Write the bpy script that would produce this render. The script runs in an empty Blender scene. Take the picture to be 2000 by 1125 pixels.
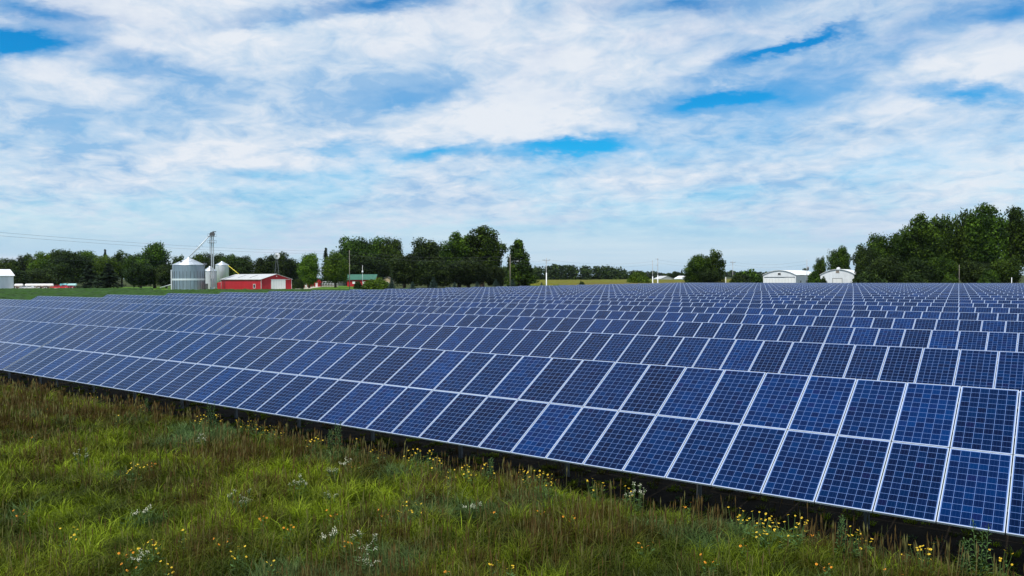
import bpy, math, random
import numpy as np
from mathutils import Vector, Matrix
SC = bpy.context.scene
COL = SC.collection
R = math.radians
# ---------------------------------------------------------------- camera
F_PX, YAW, PITCH, ROLL, CAM_H = 1515.54, 0.6332, 0.0148, -0.0042, 5.21
EDGE_Z = 0.95                       # height of the lower edge of a panel table
cam = bpy.data.objects.new("camera", bpy.data.cameras.new("camera")); COL.objects.link(cam)
cam.data.sensor_width = 36; cam.data.lens = 36 * F_PX / 2000
cam.data.clip_start = .1; cam.data.clip_end = 20000
_c, _s = math.cos(YAW), math.sin(YAW)
RIGHT0 = Vector((_c, _s, 0)); FWD0 = Vector((-_s, _c, 0)); UP0 = Vector((0, 0, 1))
_f = FWD0 * math.cos(PITCH) - UP0 * math.sin(PITCH)
_u0 = UP0 * math.cos(PITCH) + FWD0 * math.sin(PITCH)
_r = RIGHT0 * math.cos(ROLL) + _u0 * math.sin(ROLL)
_u = _u0 * math.cos(ROLL) - RIGHT0 * math.sin(ROLL)
cam.matrix_world = Matrix(((_r.x, _u.x, -_f.x, 0), (_r.y, _u.y, -_f.y, 0), (_r.z, _u.z, -_f.z, CAM_H), (0, 0, 0, 1)))
SC.camera = cam
SC.view_settings.view_transform = 'Standard'; SC.view_settings.look = 'None'
SC.view_settings.exposure = 0.0; SC.view_settings.gamma = 1.0
SUN_EL, SUN_AZ = R(60), R(172)      # azimuth clockwise from +Y (north): sun in the south, behind the camera
SUN_STRENGTH, SKY_STRENGTH = 4.2, 0.10
SC.cycles.max_bounces = 6; SC.cycles.transparent_max_bounces = 8

# ---------------------------------------------------------------- node helper
class NT:
    def __init__(s, tree): s.t = tree; tree.nodes.clear()
    def n(s, typ, ins=None, **kw):
        nd = s.t.nodes.new(typ)
        for k, v in kw.items(): setattr(nd, k, v)
        for k, v in (ins or {}).items():
            i = nd.inputs[k]
            if isinstance(v, bpy.types.NodeSocket): s.t.links.new(v, i)
            else: i.default_value = v
        return nd
    def m(s, op, a, b=0.0, c=0.0, clamp=False):
        return s.n('ShaderNodeMath', {0: a, 1: b, 2: c}, operation=op, use_clamp=clamp).outputs[0]
    def mix(s, f, a, b, mode='MIX'):
        nd = s.n('ShaderNodeMix', {0: f}, data_type='RGBA', blend_type=mode)
        for k, v in ((6, a), (7, b)):
            if isinstance(v, bpy.types.NodeSocket): s.t.links.new(v, nd.inputs[k])
            else: nd.inputs[k].default_value = (*v, 1) if len(v) == 3 else v
        return nd.outputs[2]
    def noise(s, vec, scale, detail=4, rough=.55, dist=0.0):
        ins = {'Scale': scale, 'Detail': detail, 'Roughness': rough, 'Distortion': dist}
        if vec is not None: ins['Vector'] = vec
        return s.n('ShaderNodeTexNoise', ins).outputs['Fac']
    def ramp(s, f, pts):
        nd = s.n('ShaderNodeValToRGB', {0: f}); cr = nd.color_ramp
        while len(cr.elements) < len(pts): cr.elements.new(.5)
        for e, (p, c) in zip(cr.elements, pts): e.position = p; e.color = (*c, 1) if len(c) == 3 else c
        return nd.outputs[0]
    def sstep(s, x, a, b):
        return s.n('ShaderNodeMapRange', {0: x, 1: a, 2: b, 3: 0.0, 4: 1.0}, interpolation_type='SMOOTHSTEP').outputs[0]
    def comb(s, x, y, z=0.0): return s.n('ShaderNodeCombineXYZ', {0: x, 1: y, 2: z}).outputs[0]
    def dot(s, a, b): return s.n('ShaderNodeVectorMath', {0: a, 1: b}, operation='DOT_PRODUCT').outputs['Value']

# ---------------------------------------------------------------- sky
world = bpy.data.worlds.new("World"); SC.world = world; world.use_nodes = True
w = NT(world.node_tree)
sky = w.n('ShaderNodeTexSky', sky_type='NISHITA', sun_disc=False, sun_elevation=SUN_EL, sun_rotation=SUN_AZ,
          altitude=200, air_density=1.0, dust_density=0.6, ozone_density=2.0).outputs[0]
dirn = w.n('ShaderNodeTexCoord').outputs['Generated']
sp = w.n('ShaderNodeSeparateXYZ', {0: dirn})
dz = w.m('MAXIMUM', sp.outputs[2], 0.0)
den = w.m('ADD', dz, 0.22)
px_ = w.m('DIVIDE', sp.outputs[0], den); py_ = w.m('DIVIDE', sp.outputs[1], den)
P = w.comb(px_, py_)                                   # cloud-deck coordinates
fw = w.m('MAXIMUM', w.dot(dirn, tuple(FWD0)), 0.15)
sx = w.m('DIVIDE', w.dot(dirn, tuple(RIGHT0)), fw)     # bearing / elevation of the part of the sky that carries the gaps
se = w.m('DIVIDE', dz, fw)
Pr = w.n('ShaderNodeVectorRotate', {'Vector': P, 'Angle': 0.35}, rotation_type='Z_AXIS').outputs[0]
Ps = w.n('ShaderNodeVectorMath', {0: Pr, 1: (1.0, 1.3, 1.0)}, operation='MULTIPLY').outputs[0]
big = w.noise(Ps, 0.9, 4, .5, .5)
fine = w.noise(P, 3.2, 7, .66, .4)
vfine = w.noise(P, 11.0, 5, .6, .2)
wv = w.comb(sx, w.m('MULTIPLY', se, 2.6))
wn1 = w.m('SUBTRACT', w.noise(wv, 7.0, 5, .6), .5)
wn2 = w.m('SUBTRACT', w.noise(w.n('ShaderNodeVectorMath', {0: wv, 1: (7.3, 3.1, 1.7)}, operation='ADD').outputs[0], 9.0, 5, .62), .5)
wx = w.m('ADD', sx, w.m('MULTIPLY', wn1, .16)); we = w.m('ADD', se, w.m('MULTIPLY', wn2, .06))
def px2(u, v): return (u - 1000) / F_PX, (544.19 - .00416 * u - v) / F_PX
gaps = None
for (u, v, a, b, tilt, k) in [(1125, 283, 120, 15, .07, 1.35), (1410, 195, 110, 20, .13, 1.2), (850, 302, 80, 16, .05, .8), (1500, 105, 110, 14, .35, .75),
                              (745, 15, 120, 22, 0, .9), (35, 88, 120, 28, .1, 1.2), (1900, 188, 110, 16, -.05, .7), (95, 25, 120, 20, -.1, .7),
                              (800, 190, 90, 22, .1, .45), (1330, 15, 90, 15, 0, .5), (640, 290, 100, 14, 0, .5), (1580, 70, 90, 12, .5, .6), (300, 130, 130, 24, -.1, .45),
                              (1960, 15, 110, 24, .1, .55), (520, 40, 110, 18, .1, .4),
                              (1620, 160, 210, 50, .45, .30), (200, 240, 230, 45, .2, .22), (1750, 300, 200, 50, .1, .18), (560, 340, 300, 14, -.05, .15),
                              (1190, 120, 170, 85, .1, -.24), (980, 240, 130, 40, .1, -.25), (480, 300, 190, 34, .05, -.32), (560, 80, 150, 40, .1, -.2), (1860, 130, 120, 26, .2, -.2), (1280, 350, 220, 30, .1, -.22)]:
    s0, e0 = px2(u, v)
    dx = w.m('SUBTRACT', wx, s0); de = w.m('SUBTRACT', we, e0)
    de = w.m('SUBTRACT', de, w.m('MULTIPLY', dx, tilt))
    qx = w.m('DIVIDE', dx, a / F_PX); qe = w.m('DIVIDE', de, b / F_PX)
    r2 = w.m('ADD', w.m('MULTIPLY', qx, qx), w.m('MULTIPLY', qe, qe))
    g = w.m('MULTIPLY', w.m('POWER', 2.718, w.m('MULTIPLY', r2, -1.0)), k)
    gaps = g if gaps is None else w.m('ADD', gaps, g)
cov = w.m('ADD', w.m('MULTIPLY', big, .95), w.m('ADD', w.m('MULTIPLY', fine, .50), w.m('MULTIPLY', vfine, .34)))
cov = w.m('SUBTRACT', cov, .10)
cov = w.m('SUBTRACT', cov, w.m('MULTIPLY', gaps, .85))
mask = w.sstep(cov, .12, 1.0)
mask = w.m('MAXIMUM', mask, w.m('MULTIPLY', w.sstep(cov, .02, .55), .50))
# thin veil thickens towards the horizon, as seen through ever more cloud deck
veil = w.sstep(se, .26, .02)
mask = w.m('MAXIMUM', mask, w.m('MULTIPLY', veil, w.m('SUBTRACT', .93, w.m('MULTIPLY', gaps, .85)), 0, True))
shade = w.noise(Pr, 1.3, 5, .55, .5)
shade2 = w.noise(P, 8.5, 6, .62, .5)
sh = w.m('ADD', w.m('MULTIPLY', gaps, -.16), w.m('ADD', w.m('MULTIPLY', shade, .58), w.m('MULTIPLY', shade2, .42)))
K = 1.0 / SKY_STRENGTH
cloud = w.ramp(sh, [(.40, (.33, .54, .80)), (.48, (.56, .70, .86)), (.58, (.80, .85, .92))])
low = w.mix(w.sstep(w.noise(w.comb(w.m('MULTIPLY', sx, .8), w.m('MULTIPLY', se, 16.0)), 2.2, 4, .55), .38, .62), (.51, .66, .83), (.64, .74, .86))
cloud = w.mix(w.sstep(se, .13, .02), cloud, low)
cloud = w.n('ShaderNodeVectorMath', {0: cloud, 'Scale': K}, operation='SCALE').outputs[0]
blue = w.n('ShaderNodeHueSaturation', {'Color': sky, 'Saturation': 1.4, 'Value': 1.15}).outputs[0]
blue = w.mix(1.0, blue, (.14, 1.04, 1.22), 'MULTIPLY')
tot = w.mix(mask, blue, cloud)
bg = w.n('ShaderNodeBackground', {'Color': tot, 'Strength': SKY_STRENGTH})
w.n('ShaderNodeOutputWorld', {'Surface': bg.outputs[0]})

sun = bpy.data.objects.new("sun", bpy.data.lights.new("sun", 'SUN')); COL.objects.link(sun)
sun.data.energy = SUN_STRENGTH; sun.data.angle = R(1.0); sun.data.color = (1, .955, .88)
sd = Vector((math.sin(SUN_AZ) * math.cos(SUN_EL), math.cos(SUN_AZ) * math.cos(SUN_EL), math.sin(SUN_EL)))
sun.rotation_euler = sd.to_track_quat('Z', 'Y').to_euler()

# ---------------------------------------------------------------- placing helpers
def yh(u): return 544.19 - .00416 * u
def W(u, d, z=0.0):                 # bearing u (photo column) and forward distance d in metres -> world point
    p = FWD0 * d + RIGHT0 * ((u - 1000) / F_PX * d); p.z = z; return p
def Z(u, v, d): return CAM_H + (yh(u) - v) * d / F_PX
def G(u, v): return W(u, CAM_H * F_PX / (v - yh(u)))   # ground point
def tag(o, label=None, cat=None, group=None, kind=None):
    if label: o['label'] = label
    if cat: o['category'] = cat
    if group: o['group'] = group
    if kind: o['kind'] = kind
    return o
def empty(name, loc=(0, 0, 0), rz=0.0, label=None, cat=None, group=None):
    o = bpy.data.objects.new(name, None); COL.objects.link(o); o.location = loc; o.rotation_euler = (0, 0, rz)
    o.empty_display_size = .2
    return tag(o, label, cat, group)
def link(name, me, parent=None, loc=None):
    o = bpy.data.objects.new(name, me); COL.objects.link(o)
    if parent: o.parent = parent
    if loc is not None: o.location = loc
    return o
class MB:
    def __init__(s): s.v = []; s.f = []; s.mi = []; s.uv = []; s.cur = 0; s.smooth = []
    def face(s, pts, uv=None, sm=False):
        b = len(s.v); s.v += [tuple(p) for p in pts]; s.f.append(tuple(range(b, b + len(pts)))); s.mi.append(s.cur)
        s.uv.append(uv or [(0, 0)] * len(pts)); s.smooth.append(sm)
    def box(s, x0, x1, y0, y1, z0, z1, M=None):
        c = [Vector(p) for p in ((x0, y0, z0), (x1, y0, z0), (x1, y1, z0), (x0, y1, z0), (x0, y0, z1), (x1, y0, z1), (x1, y1, z1), (x0, y1, z1))]
        if M is not None: c = [M @ p for p in c]
        for q in ((3, 2, 1, 0), (4, 5, 6, 7), (0, 1, 5, 4), (1, 2, 6, 5), (2, 3, 7, 6), (3, 0, 4, 7)): s.face([c[i] for i in q])
        return s
    def tube(s, a, b, r0, r1=None, n=8, cap=True):
        a, b = Vector(a), Vector(b); r1 = r0 if r1 is None else r1
        d = (b - a).normalized(); t = d.orthogonal().normalized(); q = d.cross(t)
        A = [a + (t * math.cos(2 * math.pi * i / n) + q * math.sin(2 * math.pi * i / n)) * r0 for i in range(n)]
        B = [b + (t * math.cos(2 * math.pi * i / n) + q * math.sin(2 * math.pi * i / n)) * r1 for i in range(n)]
        for i in range(n):
            j = (i + 1) % n; s.face([A[i], A[j], B[j], B[i]], sm=n > 6)
        if cap: s.face(A[::-1]); s.face(B)
        return s
    def lathe(s, prof, n=32, c=(0, 0, 0)):
        c = Vector(c)
        for (r0, z0), (r1, z1) in zip(prof, prof[1:]):
            for i in range(n):
                a, b = 2 * math.pi * i / n, 2 * math.pi * (i + 1) / n
                pts = [(r0 * math.cos(a), r0 * math.sin(a), z0), (r0 * math.cos(b), r0 * math.sin(b), z0), (r1 * math.cos(b), r1 * math.sin(b), z1), (r1 * math.cos(a), r1 * math.sin(a), z1)]
                if r0 < 1e-6: pts = [pts[0], pts[2], pts[3]]
                elif r1 < 1e-6: pts = pts[:3]
                s.face([c + Vector(p) for p in pts], sm=True)
        return s
    def prism(s, poly, y0, y1):     # polygon in (x, z), counter-clockwise seen from -Y, pushed along Y
        A = [(x, y0, z) for x, z in poly]; B = [(x, y1, z) for x, z in poly]; n = len(poly)
        s.face(A); s.face(B[::-1])
        for i in range(n):
            j = (i + 1) % n; s.face([A[i], B[i], B[j], A[j]])
        return s
    def mesh(s, name, mats, weld=True):
        me = bpy.data.meshes.new(name); me.from_pydata(s.v, [], s.f)
        for m in (mats if isinstance(mats, (list, tuple)) else [mats]): me.materials.append(m)
        me.polygons.foreach_set('material_index', s.mi); me.polygons.foreach_set('use_smooth', s.smooth)
        uvl = me.uv_layers.new(name='UVMap'); uvl.data.foreach_set('uv', [c for f in s.uv for p in f for c in p])
        if weld:
            import bmesh
            bm = bmesh.new(); bm.from_mesh(me); bmesh.ops.remove_doubles(bm, verts=bm.verts, dist=1e-4); bm.to_mesh(me); bm.free()
        me.update(); return me
    def build(s, name, mats, parent=None, loc=None): return link(name, s.mesh(name, mats), parent, loc)

# ---------------------------------------------------------------- materials
def pmat(name, color, rough=.7, metal=0.0, var=.0, vscale=3.0, bump=0.0, bscale=20, spec=.4, coord='Object', stretch=None):
    m = bpy.data.materials.new(name); m.use_nodes = True; t = NT(m.node_tree)
    co = t.n('ShaderNodeTexCoord').outputs[coord]
    if stretch: co = t.n('ShaderNodeVectorMath', {0: co, 1: stretch}, operation='MULTIPLY').outputs[0]
    col = (*color, 1)
    if var:
        nz = t.noise(co, vscale, 5, .6)
        col = t.mix(t.sstep(nz, .3, .7), tuple(c * (1 - var) for c in color), tuple(min(1, c * (1 + var)) for c in color))
    b = t.n('ShaderNodeBsdfPrincipled', {'Base Color': col, 'Roughness': rough, 'Metallic': metal, 'Specular IOR Level': spec})
    if bump:
        bn = t.n('ShaderNodeBump', {'Height': t.noise(co, bscale, 4), 'Strength': bump, 'Distance': .05})
        t.t.links.new(bn.outputs[0], b.inputs['Normal'])
    t.n('ShaderNodeOutputMaterial', {'Surface': b.outputs[0]}); return m
def ribbed(name, color, rough=.5, metal=0.0, axis='X', pitch=.3, depth=.4, var=.12, dark=.8):
    """ribbed sheet metal: shallow ribs across one object axis, mild weathering"""
    m = bpy.data.materials.new(name); m.use_nodes = True; t = NT(m.node_tree)
    co = t.n('ShaderNodeTexCoord').outputs['Object']; s = t.n('ShaderNodeSeparateXYZ', {0: co})
    if axis == 'XY': x = t.m('ADD', s.outputs[0], s.outputs[1])
    else: x = s.outputs['XYZ'.index(axis)]
    ph = t.m('FRACT', t.m('DIVIDE', x, pitch)); rib = t.sstep(t.m('ABSOLUTE', t.m('SUBTRACT', ph, .5)), .5, .34)
    nz = t.noise(t.n('ShaderNodeVectorMath', {0: co, 1: (1, 1, .15)}, operation='MULTIPLY').outputs[0], .9, 6, .65)
    col = t.mix(t.sstep(nz, .3, .7), tuple(c * (1 - var) for c in color), tuple(min(1, c * (1 + var)) for c in color))
    col = t.mix(t.m('MULTIPLY', t.m('SUBTRACT', 1.0, rib), 1 - dark), col, (0.02, .02, .02))
    b = t.n('ShaderNodeBsdfPrincipled', {'Base Color': col, 'Roughness': rough, 'Metallic': metal})
    bn = t.n('ShaderNodeBump', {'Height': rib, 'Strength': depth, 'Distance': .03}); t.t.links.new(bn.outputs[0], b.inputs['Normal'])
    t.n('ShaderNodeOutputMaterial', {'Surface': b.outputs[0]}); return m

def cell_material():
    m = bpy.data.materials.new('solar_glass'); m.use_nodes = True; t = NT(m.node_tree)
    uv = t.n('ShaderNodeUVMap', uv_map='UVMap').outputs[0]; s = t.n('ShaderNodeSeparateXYZ', {0: uv})
    u, v = s.outputs[0], s.outputs[1]
    cu, cv = t.m('MULTIPLY', u, 6.0), t.m('MULTIPLY', v, 12.0)
    fu, fv = t.m('FRACT', cu), t.m('FRACT', cv)
    eu = t.m('MINIMUM', fu, t.m('SUBTRACT', 1.0, fu)); ev = t.m('MINIMUM', fv, t.m('SUBTRACT', 1.0, fv))
    line = t.m('MAXIMUM', t.m('LESS_THAN', eu, .020), t.m('LESS_THAN', ev, .022))
    edge = t.m('MAXIMUM', t.m('GREATER_THAN', t.m('ABSOLUTE', t.m('SUBTRACT', u, .5)), .5), t.m('GREATER_THAN', t.m('ABSOLUTE', t.m('SUBTRACT', v, .5)), .5))
    line = t.m('MAXIMUM', line, edge)
    bus = t.m('LESS_THAN', t.m('ABSOLUTE', t.m('SUBTRACT', t.m('FRACT', t.m('MULTIPLY', fu, 3.0)), .5)), .045)
    pid = t.n('ShaderNodeAttribute', attribute_name='pid').outputs['Fac']
    oi = t.n('ShaderNodeObjectInfo').outputs['Random']
    seed = t.m('ADD', t.m('MULTIPLY', pid, 91.7), t.m('MULTIPLY', oi, 173.3))
    wn = t.n('ShaderNodeTexWhiteNoise', {'Vector': t.comb(t.m('FLOOR', cu), t.m('FLOOR', cv), seed)}, noise_dimensions='3D')
    pn = t.n('ShaderNodeTexWhiteNoise', {'W': seed}, noise_dimensions='1D')
    cell = t.ramp(wn.outputs['Value'], [(0, (.003, .005, .020)), (.3, (.002, .009, .036)), (.7, (.001, .015, .062)), (.92, (.0005, .023, .090)), (1, (.008, .006, .036))])
    vor = t.n('ShaderNodeTexVoronoi', {'Vector': t.comb(cu, cv, seed), 'Scale': 5.0}).outputs['Color']
    cell = t.mix(.35, cell, (.0005, .013, .075))
    cell = t.mix(.12, cell, t.mix(.5, cell, vor, 'MULTIPLY'))
    pc = t.ramp(pn.outputs['Value'], [(0, (.60, .52, .56)), (.3, (.78, .68, .70)), (.65, (.80, .88, .92)), (1, (.85, 1.25, 1.35))])
    cell = t.mix(1.0, cell, pc, 'MULTIPLY')
    cell = t.mix(t.m('MULTIPLY', bus, .40), cell, (.02, .05, .16))
    col = t.mix(line, cell, (.12, .20, .42))
    b = t.n('ShaderNodeBsdfPrincipled', {'Base Color': col, 'Roughness': .12, 'IOR': 1.20, 'Specular IOR Level': .5, 'Specular Tint': (.20, .45, 1, 1)})
    t.n('ShaderNodeOutputMaterial', {'Surface': b.outputs[0]}); return m
M_GLASS = cell_material()
M_FRAME = pmat('anodised_frame', (.55, .60, .68), .38, .25, .06, 2)
M_STEEL = pmat('galvanised_steel', (.20, .21, .22), .5, .7, .15, 4)
M_BACK = pmat('module_back', (.10, .10, .11), .6)

# ---------------------------------------------------------------- solar tables
D0, X0, TILT, SPC, LP, WP = 15.04, -1.07, .5165, 9.0822, 1.973, 1.012
MW, ML, LIP = .992, 1.957, .014
FRAME_T = .04
def mod_frame(mb, x, y, z=0.0):
    x1, y1 = x + MW, y + ML
    o = [(x, y), (x1, y), (x1, y1), (x, y1)]; i = [(x + LIP, y + LIP), (x1 - LIP, y + LIP), (x1 - LIP, y1 - LIP), (x + LIP, y1 - LIP)]
    for k in range(4):
        j = (k + 1) % 4
        mb.face([(*o[k], z), (*o[j], z), (*i[j], z), (*i[k], z)])
        mb.face([(*o[k], z - FRAME_T), (*o[j], z - FRAME_T), (*o[j], z), (*o[k], z)])
        mb.face([(*i[k], z), (*i[j], z), (*i[j], z - .006), (*i[k], z - .006)])
def mod_glass(mb, x, y, z=0.0, back=True):
    zz = z - .004; g = LIP - .002; mg = .013
    a0, a1, b0, b1 = x + g, x + MW - g, y + g, y + ML - g
    cw, ch = MW - 2 * LIP - 2 * mg, ML - 2 * LIP - 2 * mg
    U = lambda X: (X - x - LIP - mg) / cw; V = lambda Y: (Y - y - LIP - mg) / ch
    mb.face([(a0, b0, zz), (a1, b0, zz), (a1, b1, zz), (a0, b1, zz)], [(U(a0), V(b0)), (U(a1), V(b0)), (U(a1), V(b1)), (U(a0), V(b1))])
def raw(mb, name, mats):            # no weld: keeps UVs per face
    return mb.mesh(name, mats, weld=False)
g_ = MB(); mod_glass(g_, 0, 0); g_.cur = 1
g_.face([(LIP, ML - LIP, -.012), (MW - LIP, ML - LIP, -.012), (MW - LIP, LIP, -.012), (LIP, LIP, -.012)])
ME_GLASS = raw(g_, 'module_glass', [M_GLASS, M_BACK])
f_ = MB(); mod_frame(f_, 0, 0); ME_FRAME = raw(f_, 'module_frame', M_FRAME)
a_ = MB(); mod_glass(a_, 0, 0); a_.cur = 1; mod_frame(a_, 0, 0); a_.cur = 2
a_.face([(LIP, ML - LIP, -.012), (MW - LIP, ML - LIP, -.012), (MW - LIP, LIP, -.012), (LIP, LIP, -.012)])
ME_MODULE = raw(a_, 'module', [M_GLASS, M_FRAME, M_BACK])
def merged(cells, seed, name):
    rr = random.Random(seed); mb = MB(); pid = []
    for (i, j) in cells:
        n0 = len(mb.f); x, y = i * WP + .011, j * LP + .009
        mb.cur = 0; mod_glass(mb, x, y); mb.cur = 1; mod_frame(mb, x, y)
        p = rr.random(); pid += [p] * (len(mb.f) - n0)
    me = raw(mb, name, [M_GLASS, M_FRAME])
    at = me.attributes.new('pid', 'FLOAT', 'FACE'); at.data.foreach_set('value', pid); return me
XR, XL, NR, NL = X0 - 39 * WP + .08, X0 - 39 * WP - .08 - 70 * WP, 48, 70
ORD = ['front', 'second', 'third', 'fourth', 'fifth', 'sixth', 'seventh', 'eighth', 'ninth', 'tenth', 'eleventh', 'twelfth', 'thirteenth', 'fourteenth', 'fifteenth', 'sixteenth',
       'seventeenth', 'eighteenth', 'nineteenth', 'twentieth', 'twenty-first', 'twenty-second', 'twenty-third', 'twenty-fourth', 'twenty-fifth', 'rearmost']
def rack(root, n, full):
    ct, st = math.cos(TILT), math.sin(TILT); Wd = n * WP
    under = Matrix.Rotation(TILT, 4, 'X')
    if full:
        for y in (.55, 1.45, 2.5, 3.4):
            MB().box(.05, Wd - .05, y, y + .06, -.12, -.045, under).build('support_rail', M_STEEL, root)
    else:
        mb = MB()
        for y in (.55, 1.45, 2.5, 3.4): mb.box(.05, Wd - .05, y, y + .06, -.12, -.045, under)
        mb.build('support_rail', M_STEEL, root)
    k = int(Wd // 3.6); allp = MB()
    for i in range(k + 1):
        x = .8 + i * (Wd - 1.6) / k
        mb = MB() if full else allp
        zt = 1.95 * st - .17
        mb.box(x - .05, x + .05, 2.3 * ct - .04, 2.3 * ct + .04, -EDGE_Z - .3, zt + .35 * st)
        mb.box(x - .03, x + .03, .35, 3.6, -.21, -.125, under)
        mb.tube((x + .07, 2.3 * ct - .05, .15), (x + .07, .75 * ct + .05, .75 * st - .17), .025, n=5)
        if full: mb.build('post', M_STEEL, root)
    if not full: allp.build('rack_posts', M_STEEL, root)
FULL_ROWS, PART_ROWS, N_ROWS = 3, 12, 26
tilt_e = (TILT, 0, 0)
rj = random.Random(5)
for row in range(N_ROWS):
    for side, (x0, n) in enumerate(((XL, NL), (XR, NR))):
        lab = ORD[row] + ' row of solar panels from the meadow, section ' + ('left' if side == 0 else 'right') + ' of the narrow gap'
        root = empty('solar_panel_table', (x0, D0 + row * SPC, EDGE_Z), 0, lab, 'solar panels', 'rows of tilted solar panels')
        if row < PART_ROWS:
            rack(root, n, row < 1)
            cells = [(i, j) for j in (1, 0) for i in range(n)]
            single = cells if len(cells) <= 100 else cells[:70] + [(i, 0) for i in range(40, 70)]
            rest = [c for c in cells if c not in set(single)]
            for (i, j) in single:
                x, y = i * WP + .011, j * LP + .009
                p = Vector((x, y, 0)); p.rotate(Matrix.Rotation(TILT, 3, 'X'))
                o = link('solar_panel', ME_GLASS if row < FULL_ROWS else ME_MODULE, root, p)
                o.rotation_euler = (TILT + rj.gauss(0, .0012), rj.gauss(0, .0012), 0)
                if row < FULL_ROWS: link('frame', ME_FRAME, o)
            if rest:
                o = link('solar_panels', merged(rest, row, 'module_block'), root); o.rotation_euler = tilt_e; o['kind'] = 'stuff'
        else:
            o = link('solar_panels', merged([(i, j) for j in (0, 1) for i in range(n)], row * 2 + side, 'module_block'), root)
            o.rotation_euler = tilt_e; o['kind'] = 'stuff'

# ---------------------------------------------------------------- ground
def ground_mat():
    m = bpy.data.materials.new('ground'); m.use_nodes = True; t = NT(m.node_tree)
    co = t.n('ShaderNodeTexCoord').outputs['Object']
    a = t.noise(co, .35, 6, .65); b = t.noise(co, 6.0, 5, .7)
    c = t.mix(t.sstep(a, .35, .65), (.030, .040, .012), (.050, .070, .014))
    c = t.mix(t.sstep(b, .45, .75), c, (.055, .040, .020))
    p = t.n('ShaderNodeBsdfPrincipled', {'Base Color': c, 'Roughness': .95, 'Specular IOR Level': .1})
    bn = t.n('ShaderNodeBump', {'Height': b, 'Strength': .6, 'Distance': .1}); t.t.links.new(bn.outputs[0], p.inputs['Normal'])
    t.n('ShaderNodeOutputMaterial', {'Surface': p.outputs[0]}); return m
mb = MB(); n = 48; prev = None
for r0, r1 in ((0, 60), (60, 300), (300, 1500), (1500, 6000)):
    for i in range(n):
        a, b = 2 * math.pi * i / n, 2 * math.pi * (i + 1) / n
        q = [(r1 * math.cos(a), r1 * math.sin(a), 0), (r1 * math.cos(b), r1 * math.sin(b), 0)]
        if r0 == 0: mb.face([(0, 0, 0)] + q)
        else: mb.face([(r0 * math.cos(a), r0 * math.sin(a), 0), q[0], q[1], (r0 * math.cos(b), r0 * math.sin(b), 0)])
tag(mb.build('ground', ground_mat()), kind='structure')

def sheet(name, pts, mat, z, label=None, kind='structure'):
    o = MB(); o.face([(p.x, p.y, z) for p in pts]); return tag(o.build(name, mat), label, kind=kind)
M_GRAVEL = pmat('gravel', (.52, .47, .38), .95, 0, .15, .5, .3, 8)
M_LAWN = pmat('lawn', (.085, .17, .018), .95, 0, .25, .15, .3, 8, spec=.1)
sheet('gravel_yard', [G(-160, 562), G(-160, 566.5), G(60, 566), G(110, 564.5), G(158, 563.4), G(158, 561.4)], M_GRAVEL, .012)
sheet('gravel_drive', [G(528, 569), G(572, 569.5), G(596, 565.5), G(622, 561), G(650, 558.4), G(668, 557.2), G(650, 557), G(612, 559.6), G(585, 562.4), G(560, 564.6)], M_GRAVEL, .012)
sheet('lawn', [G(566, 574), G(770, 574), G(770, 557.5), G(640, 557), G(560, 562)], M_LAWN, .006)
sheet('farmyard_grass', [G(150, 568), G(566, 571.5), G(560, 562), G(430, 559.5), G(150, 560.5)], M_LAWN, .004)
# soybean field: a rough leafy canopy left of the tables
def crop_mesh(x0, x1, y0, y1, step, h, amp, seed):
    nx, ny = int((x1 - x0) / step), int((y1 - y0) / step)
    rg = np.random.default_rng(seed)
    X, Y = np.meshgrid(np.linspace(x0, x1, nx), np.linspace(y0, y1, ny))
    X = X + rg.normal(0, step * .25, X.shape); Y = Y + rg.normal(0, step * .25, X.shape)
    Zz = h + rg.normal(0, amp, X.shape) + amp * .8 * np.sin(X * .11 + np.sin(Y * .07)) ** 2
    Zz[0, :] = 0.02; Zz[-1, :] = .02; Zz[:, 0] = .02; Zz[:, -1] = .02
    v = np.stack([X, Y, Zz], -1).reshape(-1, 3)
    i = np.arange(nx * ny).reshape(ny, nx)
    q = np.stack([i[:-1, :-1], i[:-1, 1:], i[1:, 1:], i[1:, :-1]], -1).reshape(-1, 4)
    return v, q
def np_mesh(name, v, q, mat, col=None, smooth=False):
    me = bpy.data.meshes.new(name); me.vertices.add(len(v)); me.vertices.foreach_set('co', np.ascontiguousarray(v, np.float32).ravel())
    if isinstance(q, np.ndarray): q = [q]
    tot = sum(a.size for a in q); nf = sum(len(a) for a in q)
    me.loops.add(tot); me.loops.foreach_set('vertex_index', np.concatenate([a.ravel() for a in q]).astype(np.int32))
    sizes = np.concatenate([np.full(len(a), a.shape[1]) for a in q]); st = np.concatenate([[0], np.cumsum(sizes)[:-1]])
    me.polygons.add(nf); me.polygons.foreach_set('loop_start', st.astype(np.int32)); me.polygons.foreach_set('loop_total', sizes.astype(np.int32))
    if smooth: me.polygons.foreach_set('use_smooth', np.ones(nf, bool))
    if col is not None:
        at = me.attributes.new('tint', 'FLOAT_COLOR', 'POINT'); c4 = np.ones((len(v), 4), np.float32); c4[:, :3] = col
        at.data.foreach_set('color', c4.ravel())
    me.materials.append(mat); me.update(calc_edges=True); return me
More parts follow.
